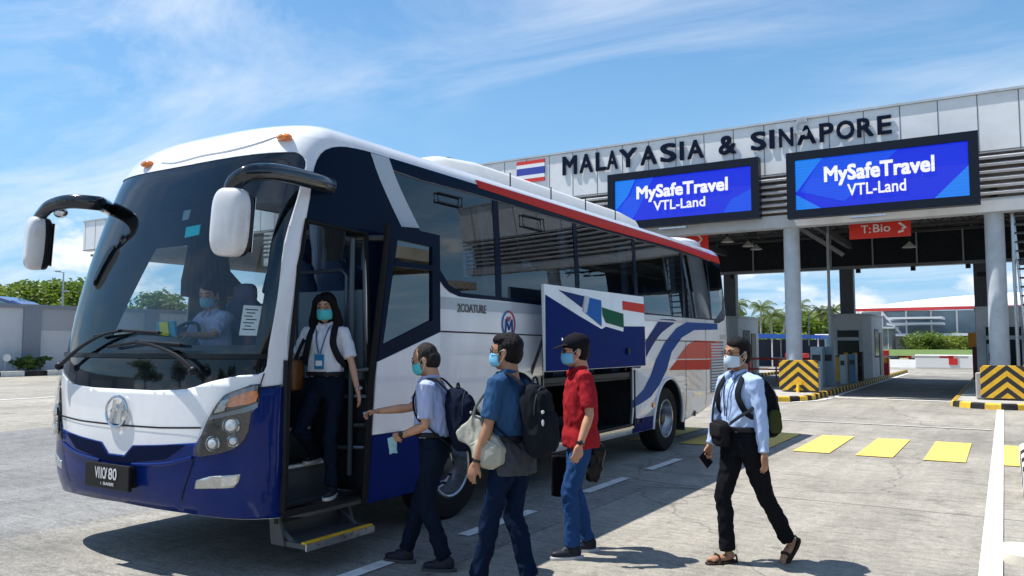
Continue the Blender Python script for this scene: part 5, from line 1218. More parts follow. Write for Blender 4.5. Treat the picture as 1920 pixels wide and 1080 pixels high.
# --- interior: dash, wheel, seats, curtains
ds = MB(); ds.prism([(XC - 1.22, 4.1, 1.2), (XC - 1.22, 4.1, 1.60), (XC - 1.22, 4.38, 1.66), (XC - 1.22, 4.5, 1.2)], (1.85, 0, 0)); ds.ell((XC - .62, 4.34, 1.66), (.42, .2, .13), nu=20, nv=10)
ds.box((XC, 4.0, 1.55), (2.1, .3, .05)); ds.build('dashboard', mat('dash_grey', (.10, .12, .13), .55, bump=.1), bus, angle=50)
sw1 = MB(); q = Matrix.Translation((XC - .62, 4.55, 1.68)) @ Matrix.Rotation(rad(55), 4, 'X')
sw1.tube([q @ Vector((.23 * math.cos(t), .23 * math.sin(t), 0)) for t in np.linspace(0, 2 * PI, 33)[:-1]], .018, 8, closed=True)
for a in (0.3, PI - .3, 1.5 * PI): sw1.tube([q @ Vector((.22 * math.cos(a), .22 * math.sin(a), 0)), q @ Vector((0, 0, -.03))], .016, 6)
sw1.tube([q @ Vector((0, 0, 0)), q @ Vector((0, 0, -.3))], .03, 8); sw1.build('steering_wheel', M_black, bus)
M_seat = mat('seat_blue', (.03, .07, .17), .8, var=.3, vscale=9, bump=.2)
def seat(x, y, z=1.27, m=M_seat):
    b = MB(); b.ell((x, y, z + .42), (.23, .25, .09), e=.5, nu=16, nv=8); b.ell((x, y + .27, z + .78), (.23, .08, .42), e=.6, nu=16, nv=10); b.ell((x, y + .29, z + 1.2), (.15, .06, .12), e=.6, nu=14, nv=8); b.box((x, y, z + .18), (.3, .3, .36))
    return b.build('seat', m, bus, angle=60)
seat(XC - .60, 4.98, .95)
s0_ = seat(XC + .95, 6.1)
for r_ in range(10):
    for c_ in (-.98, -.48, .48, .95):
        if r_ == 0 and c_ == .95: continue
        o = bpy.data.objects.new('seat', s0_.data); link(o, bus); o.location = (c_ - .95, r_ * .85, 0); o.matrix_parent_inverse = bus.matrix_basis.inverted()
M_cur = mat('curtain', (.30, .34, .42), .85, var=.2, vscale=5)
def curtain(sv, x_in, side=1, w=.28, flare=1.4, m=M_cur):
    b = MB(); n = 24; vs = []; fs = []
    for j in range(7):
        t = j / 6; z = 3.12 - t * .98; ww = w * (1 - .45 * math.sin(PI * min(1, t * 1.1)) ** 2 * flare * .5)
        for i in range(n + 1): u = i / n - .5; vs.append((XC + side * (WB - .12 - .05 * (1 - t)) + .02 * math.sin(u * 40), sv + u * ww + .06 * t, z))
    for j in range(6):
        for i in range(n): fs.append((j * (n + 1) + i, j * (n + 1) + i + 1, (j + 1) * (n + 1) + i + 1, (j + 1) * (n + 1) + i))
    b.add(vs, fs); return b.build('curtain', m, bus, angle=180)
for px in (917, 1062, 1172, 1262): curtain(atX(px, 480, XD - .12).y, 0)
for y in (7.0, 8.6, 10.2, 12): curtain(y, 0, -1, .4)
curtain(5.15, 0, -1, .5, m=mat('curtain_dark', (.05, .05, .06), .9)); 
MB().box((XC, 9.8, 3.05), (1.0, 9.0, .06)).build('ceiling_duct', mat('ceiling_grey', (.2, .22, .24), .7), bus, smooth=False)
# hanging mirror, stickers and notice on the windscreen
nb = [Sn(a, b, -.016) for a, b in PK([(455, 571), (490, 573), (482, 629), (446, 628)])]
o = MB().prism(nb, (0, .004, 0)).build('paper_notice', mat('paper', (.88, .90, .90), .7), bus, smooth=False)
ln = MB()
for k in range(7):
    t = .12 + k * .11; A_, B2 = nb[0].lerp(nb[3], t), nb[1].lerp(nb[2], t); ln.quad(*(A_.lerp(B2, .15 + .1 * (k % 2)) + Vector((0, -.003, 0)), A_.lerp(B2, .85 - .12 * (k % 3)) + Vector((0, -.003, 0)), A_.lerp(B2, .85 - .12 * (k % 3)) + Vector((0, -.003, -.008)), A_.lerp(B2, .15 + .1 * (k % 2)) + Vector((0, -.003, -.008))))
ln.build('print', M_dark, o, smooth=False)
nb = [Sn(a, b, -.02) for a, b in PK([(345, 424), (372, 419), (369, 438), (342, 444)])]; MB().prism(nb, (0, .004, 0)).build('sticker', mat('sticker_cyan', (.03, .75, .80), .5), bus, smooth=False)
nb = [Sn(a, b, -.02) for a, b in PK([(341, 393), (354, 391), (349, 409), (337, 412)])]; MB().prism(nb, (0, .004, 0)).build('sticker', mat('sticker_grey', (.3, .4, .45), .5), bus, smooth=False)
nb = [Sn(a, b, -.16) for a, b in PK([(487, 499), (497, 497), (494, 530), (484, 541), (478, 535)])]; MB().prism(nb, (0, .03, 0)).build('inner_mirror', M_black, bus, smooth=False, bevel=.008)
# --- wipers
for pts, bl in (([(128, 688), (165, 655), (205, 632), (238, 624)], [(188, 632), (238, 622), (308, 626)]), ([(375, 697), (345, 670), (300, 650), (268, 645)], [(213, 652), (268, 643), (348, 648)])):
    w_ = MB(); P_ = spl([tuple(Sn(a, b, .07)) for a, b in PK(pts)], 4); w_.tube(P_, [.018 - .009 * i / len(P_) for i in range(len(P_))], 8); w_.ell(P_[0], (.034, .034, .034), nu=12, nv=8)
    B3 = [Sn(a, b, .045) for a, b in PK(bl)]; w_.tube(B3, .012, 6); w_.tube([p + Vector((0, .02, -.0)) for p in B3], .007, 5); w_.tube([P_[-1], B3[1]], .014, 6); w_.build('wiper', M_black, bus)
# --- mirrors on curved arms
def mirror(arm, hx, hY, top_, bot_, wid, side):
    """arm: list of 3-D points; head hangs at (hx, hY) from z top_ to bot_"""
    m = bpy.data.objects.new('wing_mirror', None); m.location = arm[0]; link(m, bus)
    A = spl([tuple(p) for p in arm], 5); n = len(A)
    b = MB(); b.tube(A, [.070 - .018 * i / n for i in range(n)], 14, flat=.7, up=(0, 0, 1)); b.build('arm', mat('arm_gloss', (.008, .012, .018), .15, coat=1), m)
    c = (hx, hY, (top_ + bot_) / 2); h = (top_ - bot_) / 2; R = Matrix.Rotation(side * rad(12), 4, 'Z') @ Matrix.Rotation(rad(4 if side > 0 else 9), 4, 'Y' )
    bb = MB(); bb.ell(c, (wid, .085, h), R, 28, 18, e=.62, e2=.55); bb.build('shell', mat('mirror_white', (.62, .62, .63), .25, coat=.7, var=.03), m, angle=80)
    bb = MB(); bb.ell(Vector(c) + R @ Vector((0, .05, 0)), (wid * .97, .06, h * .97), R, 28, 16, e=.6, e2=.5); bb.build('back', M_black, m, angle=80)
    bb = MB(); bb.box(Vector(c) + R @ Vector((0, .112, 0)), (wid * 1.6, .004, h * 1.6), M=R); bb.build('mirror_glass', M_chr, m, smooth=False)
    return m
# door side
mY = 3.56; hc = atY(432, 415, mY); t_, b_ = atY(436, 352, mY).z, atY(428, 482, mY).z
rt_ = [S(*pk(612, 345)) + Vector((.0, .05, 0)), S(*pk(585, 345)) + Vector((.10, -.02, 0)), atY(545, 328, 4.0), atY(500, 322, 3.75), atY(465, 326, 3.6), atY(440, 342, 3.56), Vector((hc.x, mY, t_ - .03))]
mirror(rt_, hc.x, mY, t_, b_, .135, 1)
mY2 = 3.66; hc2 = atY(67, 455, mY2); t2, b2 = atY(76, 405, mY2).z, atY(58, 507, mY2).z
aw = S(*pk(226, 402)); lf = [Vector((-7.125, 4.46, 2.91)), Vector((-7.165, 4.36, 2.93)), atY(196, 385, 4.05), atY(180, 381, 3.85), atY(130, 378, 3.7), atY(95, 386, 3.66), atY(78, 402, 3.66), Vector((hc2.x + .02, mY2, t2 - .03))]
ml = mirror(lf, hc2.x, mY2, t2, b2, .115, -1)
c = atY(114, 399, 3.72); MB().ell(c, (.075, .05, .045), nu=18, nv=10).build('round_mirror', M_chr, ml)
# ================================================================ PEOPLE
M_skin = mat('skin_tan', (.50, .26, .155), .5, var=.16, vscale=9, bump=.12, bscale=120)
M_skin2 = mat('skin_brown', (.35, .175, .10), .5, var=.12, vscale=14, bump=.08, bscale=150)
M_skin3 = mat('skin_light', (.52, .29, .19), .5, var=.10, vscale=14, bump=.08, bscale=150)
M_hair = mat('hair_black', (.008, .007, .008), .5, spec=.14, var=.6, vscale=60, bump=.6, bscale=160)
M_hairg = mat('hair_greying', (.022, .019, .018), .5, spec=.16, var=.7, vscale=70, bump=.6, bscale=160)
M_mask = mat('mask_blue', (.16, .46, .66), .75, var=.05, vscale=8, stretch=(1, 1, 14)); M_maskt = mat('mask_teal', (.08, .52, .55), .75, var=.05, vscale=8, stretch=(1, 1, 14)); M_maskp = mat('mask_pale', (.50, .62, .72), .75, var=.05, vscale=8, stretch=(1, 1, 14))
M_loop = mat('mask_loop', (.7, .72, .74), .7)
M_eye = mat('eye_dark', (.012, .008, .006), .2, coat=.5); M_spec = mat('spectacle_frame', (.02, .018, .018), .3)
def clothm(name, col, var=.12, vs=5, bump=.8, bs=16, rough=.9): return mat(name, col, rough, var=var, vscale=vs, bump=.42, bscale=min(bs, 20), spec=.06, stretch=(1, 1, .6))
def cloth_noise(amp, freq=7.0, zs=.45, seed=0.0):
    def f(c, n):
        p = Vector((c.x * freq + seed, c.y * freq, c.z * freq * zs + seed * .3)); q = Vector((c.x * freq * 2.3, c.y * freq * 2.3 + seed, c.z * freq * 1.4))
        a = noise.noise(p); b = 1 - abs(noise.noise(q)) * 2
        return amp * (.75 * a + .5 * (b - .6))
    return f
def ik(a, b, l1, l2, hint):
    a, b = Vector(a), Vector(b); d = b - a; L_ = min(d.length, (l1 + l2) * .9995); d.normalize(); x = (l1 * l1 - l2 * l2 + L_ * L_) / (2 * L_); h = math.sqrt(max(0, l1 * l1 - x * x))
    k = Vector(hint); k = (k - d * k.dot(d)).normalized(); return a + d * x + k * h, a + d * L_
def hand_geo(mb, wr, d, palm_n, thumb, curl, s=1.0, spread=.14):
    """palm and five separate fingers. d: towards fingertips, palm_n: out of the palm, thumb: +1/-1 side"""
    d = Vector(d).normalized(); n = Vector(palm_n); n = (n - d * n.dot(d)).normalized(); w = d.cross(n) * thumb    # w points to the thumb side
    R = Matrix((d, w, n)).transposed().to_4x4(); wr = Vector(wr)
    mb.ell(wr + d * .045 * s, (.056 * s, .040 * s, .0155 * s), R, 16, 10, e=.75); mb.ell(wr + d * .025 * s + w * .022 * s + n * .006 * s, (.032 * s, .020 * s, .016 * s), R, 12, 8)
    for i, (off, L_, r) in enumerate(((.029, .072, .0086), (.010, .080, .0088), (-.010, .074, .0084), (-.028, .058, .0074))):
        p = wr + (d * (.088 - .004 * abs(i - 1)) + w * off) * s; pts = [p - d * .02 * s, p]; a = 0; cd = (d + w * spread * (1 - i * .62)).normalized(); cc = curl if not hasattr(curl, '__len__') else curl[i]
        for j, f in enumerate((.42, .32, .26)):
            a += cc * (.8, 1.1, .7)[j]; pts.append(pts[-1] + (cd * math.cos(a) + n * math.sin(a)) * L_ * f * s)
        mb.tube(pts, [r * s, r * s * 1.04, r * s, r * s * .92, r * s * .74], 8)
    ct = curl if not hasattr(curl, '__len__') else curl[4]
    p = wr + (d * .018 + w * .026 + n * .004) * s; t1 = (d * .72 + w * .62 + n * .25).normalized(); t2 = (d * .95 + w * .15 + n * (.3 + ct * .5)).normalized()
    mb.tube([p, p + t1 * .034 * s, p + t1 * .034 * s + t2 * .028 * s, p + t1 * .034 * s + t2 * .050 * s], [.0125 * s, .0108 * s, .0098 * s, .0072 * s], 8)
def person(label, loc, heading, H, pose, top, legs, shoe, skin, hair='short', hairm=None, mask=None, glasses=None, cap=None, group=None, female=False, sandals=False, seated=False, belly=0.0):
    s = H / 1.72; loc = Vector(loc); M = Matrix.Translation(loc) @ Matrix.Rotation(heading, 4, 'Z') @ Matrix.Scale(s, 4)
    root = thing('person', loc, label, 'person', group); P = pose; V = Vector
    pel = V(P.get('pelvis', (0, 0, .93))); lean = P.get('lean', 0.0); tw = P.get('twist', 0.0); side = P.get('side', 0.0)
    spine = V((math.sin(lean), side, math.cos(lean))); ch = pel + spine * .48; fwd = V((math.cos(tw), math.sin(tw), 0)); lat = V((-math.sin(tw), math.cos(tw), 0))
    sw = .158 if female else .178; hw = .088 if not female else .085
    sh = {1: ch + lat * sw + V((0, 0, -.015)), -1: ch - lat * sw + V((0, 0, -.015))}; hip = {1: pel + V((0, hw, -.03)), -1: pel + V((0, -hw, -.03))}
    nk = ch + V((math.sin(lean) * .06 + .0, 0, .055)); hd = nk + V((.02 + P.get('hx', 0), P.get('hy', 0), .145))
    HM = Matrix.Translation(hd) @ Matrix.Scale(1.06, 4) @ Matrix.Rotation(P.get('hyaw', 0), 4, 'Z') @ Matrix.Rotation(P.get('hpitch', 0), 4, 'Y') @ Matrix.Rotation(P.get('hroll', 0), 4, 'X'); h = lambda x, y, z: HM @ V((x, y, z)); HR = HM.to_3x3().to_4x4()
    b = MB()
    # head
    b.ell(h(-.006, 0, .022), (.096, .076, .098), HR, 28, 18); b.ell(h(.026, 0, -.052), (.062, .053, .062), HR, 22, 14); b.ell(h(.045, 0, -.088), (.035, .034, .026), HR, 16, 10); b.ell(h(.05, 0, .012), (.045, .058, .045), HR, 18, 12)
    b.tube([h(.088, 0, .02), h(.104, 0, -.018), h(.096, 0, -.034)], [.009, .0145, .010], 8, flat=1.1); b.ell(h(.082, 0, .032), (.014, .052, .009), HR, 16, 8)
    b.ell(h(.083, 0, -.058), (.012, .024, .008), HR, 12, 8)
    for k in (1, -1): b.ell(h(-.008, .078 * k, -.012), (.019, .008, .031), HR @ Matrix.Rotation(-.15, 4, 'Y'), 12, 8)
    b.tube([ch + V((-.015, 0, -.01)), nk + V((-.01, 0, .02)), h(-.02, 0, -.05)], [.066 if not female else .055, .056 if not female else .046, .055 if not female else .046], 16)
    # trunk under the clothes, arms, hands, legs
    b.loft([(pel + V((0, 0, -.07)), .085, .13), (pel + spine * .12, .085 + belly * .5, .125), (pel + spine * .3, .095, .14), (pel + spine * .44, .09, .15), (pel + spine * .5, .05, .08)], 20)
    J = {}
    for k, nm in ((1, 'L'), (-1, 'R')):
        wt = P[nm + 'hand']; el, wr = ik(sh[k], V(wt), .285, .25, P.get(nm + 'elbow', (-1, .35 * k, -.1))); J[nm] = (sh[k], el, wr)
        f = (wr - el).normalized()
        b.tube([sh[k], sh[k].lerp(el, .5), el, el.lerp(wr, .3), el.lerp(wr, .7), wr, wr + f * .02], [.046, .042, .035, .038, .031, .0245, .024] if not female else [.04, .036, .030, .032, .026, .021, .021], 12)
        hd_ = P.get(nm + 'dir', tuple(f)); pn = P.get(nm + 'palm', (0, -k, 0)); hand_geo(b, wr + f * .008, hd_, pn, P.get(nm + 'thumb', k if False else 1), P.get(nm + 'curl', .35), .95 if not female else .86)
        an = V(P[nm + 'foot']); kn, an = ik(hip[k], an, .428, .42, P.get(nm + 'knee', (1, .05 * k, 0))); J[nm + 'l'] = (hip[k], kn, an)
        b.tube([hip[k], hip[k].lerp(kn, .5), kn, kn.lerp(an, .35), an], [.06, .05, .036, .034, .026] if not sandals else [.06, .05, .038, .038, .031], 12)
        if sandals:
            pt, ty = P.get(nm + 'pitch', 0), P.get(nm + 'toe', .08 * k); Fm = Matrix.Rotation(ty, 4, 'Z') @ Matrix.Rotation(pt, 4, 'Y')
            b.ell(an + Fm @ V((.06, 0, -.045)), (.115, .038, .026), Fm, 18, 10); b.ell(an + Fm @ V((-.02, 0, -.03)), (.045, .03, .035), Fm, 12, 8)
            for t in range(5): b.ell(an + Fm @ V((.168 - .012 * abs(t - 1), (.028 - t * .0145) * -k * -1, -.055)), (.02, .0088, .009), Fm, 8, 6)
    rawobj('body', b.remesh(.0065, 3, M=M), skin, root)
    # eyes and brows
    e = MB()
    for k in (1, -1): e.ell(h(.0855, .030 * k, .010), (.008, .014, .0055), HR, 10, 6)
    e.v = [M @ v for v in e.v]; e.build('eyes', M_eye, root)
    e = MB()
    for k in (1, -1): e.tube([h(.093, .014 * k, .034), h(.088, .034 * k, .039), h(.074, .052 * k, .032)], [.0042, .0046, .002], 6)
    e.v = [M @ v for v in e.v]; e.build('eyebrows', M_hair, root)
    # hair
    hb = MB()
    if hair in ('short', 'thin'):
        hb.ell(h(-.020, 0, .040), (.098 if hair == 'short' else .084, .081, .088), HR, 28, 18); hb.ell(h(-.042, 0, -.005), (.072, .0785, .085), HR, 24, 14)
        if hair == 'short': hb.ell(h(.010, .012, .078), (.074, .066, .046), HR, 20, 12)
        for k in (1, -1): hb.ell(h(.012, .068 * k, .012), (.026, .012, .04), HR, 12, 8)
    else:
        hb.ell(h(-.016, 0, .040), (.100, .086, .092), HR, 28, 18); hb.ell(h(-.045, 0, -.04), (.07, .088, .12), HR, 24, 14)
        hb.tube([h(-.035, 0, -.02), h(-.065, 0, -.14), h(-.06, 0, -.27)], [.085, .095, .07], 16, flat=1.35)
        for k in (1, -1): hb.tube([h(.035, .035 * k, .10), h(.045, .072 * k, .05), h(.018, .088 * k, -.03), h(.005, .104 * k, -.11), h(.015, .100 * k, -.2), h(.045, .085 * k, -.28)], [.03, .030, .034, .044, .040, .016], 12, flat=1.0)
    rawobj('hair', hb.remesh(.006, 2, M=M), hairm or M_hair, root, cloth_noise(.0045, 60, .35))
    if cap:
        c = MB(); c.ell(h(-.012, 0, .062), (.108, .092, .080), HR, 28, 18); c.tube([h(.075, .0, .052), h(.11, 0, .05), h(.155, 0, .036), h(.17, 0, .03)], [.078, .076, .062, .03], 20, flat=.10, up=HR @ V((0, 1, 0)), m=0); c.ell(h(-.012, 0, .145), (.009, .009, .006), HR, 8, 6)
        rawobj('cap', c.remesh(.006, 2, M=M), cap, root)
        c = MB(); c.tube([h(.094, -.012, .092), h(.093, -.002, .108), h(.092, .01, .094), h(.094, .0, .09)], .004, 6, closed=True); c.v = [M @ v for v in c.v]; c.build('cap_badge', M_bw, root)
    if mask:
        m_ = MB(); n, q = 18, 10; vs = []; fs = []
        for j in range(q + 1):
            v = j / q * 2 - 1
            for i in range(n + 1):
                u = i / n * 2 - 1; a = u * 1.25; hh = .047 * (1 - .22 * abs(u) ** 2) ; z = -.048 + v * hh - .004 * abs(u)
                rx = .098 + .016 * (1 - u * u) * math.cos(v * 1.25) - .012 * max(0, -v) ** 2 - .006 * (v > .8); x = rx * math.cos(a) + .004; y = .071 * math.sin(a) * (1 - .10 * max(0, -v) ** 2)
                x += .0015 * math.sin(v * 14) * (1 - abs(u)); vs.append(h(x, y, z))
        for j in range(q):
            for i in range(n): fs.append((j * (n + 1) + i, j * (n + 1) + i + 1, (j + 1) * (n + 1) + i + 1, (j + 1) * (n + 1) + i))
        m_.add(vs, fs); m_.v = [M @ v for v in m_.v]; mo = m_.build('face_mask', mask, root, solid=.002, angle=180)
        for k in (1, -1):
            lp = MB(); lp.tube([h(.036, .069 * k, -.018), h(.012, .082 * k, .006), h(-.012, .087 * k, .018)], .0018, 5); lp.tube([h(.034, .069 * k, -.082), h(.004, .082 * k, -.05), h(-.014, .086 * k, -.02)], .0018, 5)
            lp.v = [M @ v for v in lp.v]; lp.build('ear_loop', M_loop, mo)
    if glasses:
        g_ = MB()
        for k in (1, -1):
            g_.tube([h(.100 - .010 * abs(math.cos(t)) * (math.cos(t) * k > 0), (.031 + .022 * math.cos(t) * k * k) * k, .010 + .016 * math.sin(t)) for t in np.linspace(0, 2 * PI, 17)[:-1]], .0022, 6, closed=True); g_.tube([h(.092, .054 * k, .014), h(.03, .078 * k, .014), h(-.01, .082 * k, .006)], .0018, 5)
        g_.tube([h(.103, -.01, .013), h(.103, .01, .013)], .002, 5); g_.v = [M @ v for v in g_.v]; g_.build('glasses', M_spec, root)
        if glasses == 'sun':
            g_ = MB(); [g_.ell(h(.098, .031 * k, .010), (.003, .021, .015), HR, 12, 8) for k in (1, -1)]; g_.v = [M @ v for v in g_.v]; g_.build('lenses', M_spec, root)
    # trousers
    t = MB(); hem = P.get('hem', .03); wd = legs[1]
    t.loft([(pel + V((0, 0, -.10)), .105, .150), (pel + V((0, 0, -.03)), .118, .168), (pel + V((0, 0, .04)) + spine * .02, .112 + belly * .3, .158), (pel + spine * .11, .104 + belly * .6, .148)], 28)
    for nm, k in (('L', 1), ('R', -1)):
        a, kn, an = J[nm + 'l']; e_ = an + (kn - an).normalized() * hem; back = V((-.008, 0, 0))
        t.tube([a + V((0, 0, .03)), a.lerp(kn, .3) + back, a.lerp(kn, .7), kn, kn.lerp(e_, .35) + back * 1.5, kn.lerp(e_, .8), e_, e_.lerp(an, .6)], [.094 * wd, .090 * wd, .075 * wd, .068 * wd, .066 * wd, .062 * wd, .064 * wd, .062 * wd], 18)
    rawobj('trousers', t.remesh(.010, 4, M=M), legs[0], root, cloth_noise(.017, 9, .9, 3.1))
    # shirt
    t = MB(); kind, cm = top[0], top[1]; un = P.get('untuck', 0); B_ = belly; ft = .9 if female else 1.0
    secs = []
    if un: secs.append((pel + V((-.0, 0, -.045 - un)), .146, .192)); secs.append((pel + V((0, 0, .0)), .140 + B_ * .5, .186))
    secs += [(pel + spine * .085, .118 + B_ * .8, .166 * ft), (pel + spine * .13, .128 + B_, .170 * ft), (pel + spine * .25, .130 + B_ * .8, .172 * ft), (pel + spine * .36, .128, .180 * ft), (pel + spine * .435, .114, .182 * ft), (pel + spine * .475, .09, .15 * ft), (pel + spine * .505, .068, .09), (pel + spine * .535, .058, .062)]
    rotm = Matrix.Rotation(tw, 4, 'Z'); b0 = len(t.v); t.loft(secs, 32)
    zz = [sc_[0] for sc_ in secs]
    for i in range(len(t.v)):
        c = zz[i // 32]; f_ = min(1, max(0, (c.z - pel.z - .1) / .25)); t.v[i] = c + Matrix.Rotation(tw * f_, 4, 'Z') @ (t.v[i] - c)
    for nm, k in (('L', 1), ('R', -1)):
        a, el, wr = J[nm]
        if kind == 'short':
            q = a.lerp(el, .80); t.tube([ch + lat * k * .09 + V((0, 0, -.005)), a + V((0, 0, .0)), a.lerp(el, .35), a.lerp(el, .6), q, q + (q - a).normalized() * .006], [.07 * ft, .068 * ft, .064 * ft, .063 * ft, .066 * ft, .060 * ft], 18)
        else:
            f = (wr - el).normalized(); t.tube([ch + lat * k * .09, a, a.lerp(el, .5), el, el.lerp(wr, .45), el.lerp(wr, .86), el.lerp(wr, .97)], [.07 * ft, .067 * ft, .058, .052, .046, .039, .041], 18)
    rawobj('shirt', t.remesh(.0095, 3, M=M), cm, root, cloth_noise(.015, 9, .7, 9.7))
    # collar, placket
    c = MB(); cc = ch + V((.004, 0, .052)); ringp = []
    for t_ in np.linspace(.35, 2 * PI - .35, 21): ringp.append(cc + V((.066 * math.cos(t_) + .004, .062 * math.sin(t_), .018 - .03 * max(0, math.cos(t_)))))
    c.tube(ringp, .017, 8, flat=.45, up=(0, 0, 1))
    for k in (1, -1): c.tube([cc + V((.055, .028 * k, .006)), cc + V((.085, .045 * k, -.03)), cc + V((.098, .038 * k, -.055))], [.018, .020, .006], 8, flat=.35)
    c.v = [M @ v for v in c.v]; c.build('collar', cm, root, angle=180)
    if un == 0:
        c = MB(); c.tube([pel + V((.004 + B_ * .45, 0, .105 )) + V(((.126 + B_ * .75) * math.cos(t_), .172 * math.sin(t_), 0)) for t_ in np.linspace(0, 2 * PI, 33)[:-1]], .019, 8, flat=.3, up=(0, 0, 1), closed=True); c.v = [M @ v for v in c.v]; c.build('belt', M_black, root)
    # shoes
    for nm, k in (('L', 1), ('R', -1)):
        an = J[nm + 'l'][2]; pt, ty = P.get(nm + 'pitch', 0), P.get(nm + 'toe', .08 * k); Fm = Matrix.Rotation(ty, 4, 'Z') @ Matrix.Rotation(pt, 4, 'Y'); o = lambda x, y, z: an + Fm @ V((x, y, z))
        sm = MB()
        if sandals:
            sm.ell(o(.052, 0, -.078), (.145, .048, .013), Fm, 24, 8, e=.8, e2=.4)
            sm.tube([o(.09, .05, -.07), o(.095, .025, -.018), o(.10, -.02, -.015), o(.10, -.05, -.07)], .016, 8, flat=.35); sm.tube([o(-.06, .04, -.06), o(-.075, 0, -.03), o(-.06, -.04, -.06)], .009, 6)
            rawobj('sandal', sm.remesh(.005, 2, M=M), shoe[0], root)
        else:
            sm.ell(o(.055, 0, -.045), (.125, .044, .034), Fm, 24, 14, e=.85); sm.ell(o(-.012, 0, -.02), (.058, .040, .052), Fm, 18, 12); sm.ell(o(.03, 0, -.02), (.07, .036, .035), Fm, 18, 12)
            so = rawobj('shoe', sm.remesh(.006, 2, M=M), shoe[0], root)
            sl = MB(); sl.ell(o(.050, 0, -.077), (.142, .049, .016), Fm, 28, 8, e=.8, e2=.35); sl.v = [M @ v for v in sl.v]; sl.build('sole', shoe[1], so)
            lc = MB()
            for i in range(3): lc.tube([o(.06 + i * .022, .022, -.012 - i * .006), o(.06 + i * .022, -.022, -.012 - i * .006)], .003, 5)
            lc.v = [M @ v for v in lc.v]; lc.build('laces', M_loop if shoe[1] is not shoe[0] else shoe[0], so)
    root['_'] = 0; del root['_']
    return dict(root=root, M=M, pel=pel, ch=ch, J=J, spine=spine, lat=lat, fwd=fwd, hd=hd, h=h, tw=tw)
def wrist(pr, nm, m, r=.030, dial=True):
    a, el, wr = pr['J'][nm]; d = (wr - el).normalized(); c = el.lerp(wr, .93); M = pr['M']; u = d.orthogonal().normalized(); w = d.cross(u); b = MB()
    b.tube([c + (u * math.cos(t) + w * math.sin(t)) * r for t in np.linspace(0, 2 * PI, 21)[:-1]], .009, 8, flat=.3, up=d, closed=True)
    if dial: b.ell(c + pr.get('wd', V0(0, 0, 0)) if False else c + Vector((0, 0, 0)) + (Vector((.2, (1 if nm == 'L' else -1), .3)).normalized()) * (r + .002), (.020, .020, .020), None, 14, 8)
    b.v = [M @ v for v in b.v]; return b.build('watch', m, pr['root'])
V0 = lambda *a: Vector(a)
M_strap = clothm('strap_black', (.014, .016, .022), bump=.4, bs=200)
def backpack(pr, label, m, w=.29, hgt=.46, dep=.17, drop=.02, group=None, extra=None):
    M = pr['M']; ch = pr['ch']; tw = pr['tw']; T = Matrix.Translation(ch) @ Matrix.Rotation(tw, 4, 'Z') @ Matrix.Rotation(math.atan2(pr['spine'].x, pr['spine'].z), 4, 'Y'); q = lambda x, y, z: T @ Vector((x, y, z)); R = T.to_3x3().to_4x4()
    base = M @ q(-.2, 0, -hgt / 2); r = thing('backpack', base, label, 'backpack', group)
    b = MB(); x0 = -.115 - dep / 2; zc = -hgt / 2 + .02 - drop
    b.ell(q(x0, 0, zc), (dep / 2, w / 2, hgt / 2), R, 30, 20, e=.65, e2=.65); b.ell(q(x0 - dep * .28, 0, zc - hgt * .02), (dep * .36, w * .44, hgt * .42), R, 28, 16, e=.6, e2=.5)
    Ti = T.inverted()
    for i_, v_ in enumerate(b.v):
        l_ = Ti @ v_; t_ = (l_.z - zc) / hgt + .5; l_.y *= 1.06 - .28 * max(0, t_) ** 1.5; l_.x -= .035 * (1 - t_) ** 2 - .045 * max(0, t_ - .6); b.v[i_] = T @ l_
    rawobj('main_bag', b.remesh(.009, 5, M=M), m, r, cloth_noise(.016, 7, .8, 5))
    b = MB(); b.ell(q(x0 - dep * .55, 0, zc - hgt * .14), (dep * .24, w * .36, hgt * .26), R, 28, 16, e=.55, e2=.5); rawobj('front_pocket', b.remesh(.009, 4, M=M), m, r, cloth_noise(.008, 9, .8, 2))
    for k in (1, -1):
        b = MB(); P_ = spl([tuple(q(x0 + dep * .25, .085 * k, zc + hgt * .44)), tuple(q(-.06, .095 * k, .045)), tuple(q(.03, .10 * k, .045)), tuple(q(.10, .108 * k, -.04)), tuple(q(.122, .118 * k, -.13)), tuple(q(.085, .155 * k, -.24)), tuple(q(.0, .172 * k, -.31)), tuple(q(x0 + dep * .3, .13 * k, zc - hgt * .36))], 4)
        b.tube(P_, .030, 8, flat=.22, up=(0, 1, 0)); b.v = [M @ v for v in b.v]; b.build('shoulder_strap', M_strap, r, angle=180)
    b = MB(); b.tube(spl([tuple(q(x0, -.04, zc + hgt * .48)), tuple(q(x0, -.02, zc + hgt * .56)), tuple(q(x0, .02, zc + hgt * .56)), tuple(q(x0, .04, zc + hgt * .48))], 3), .008, 6); b.v = [M @ v for v in b.v]; b.build('top_handle', M_strap, r)
    zp = MB(); zp.tube([q(x0 - dep * .30, w * .46 * math.cos(t), zc + hgt * .02 + hgt * .42 * math.sin(t)) for t in np.linspace(.15, PI - .15, 18)], .0045, 5); zp.v = [M @ v for v in zp.v]; zp.build('zip', M_dsteel, r)
    if extra: extra(r, M, q, x0, zc, w, hgt, dep)
    return r
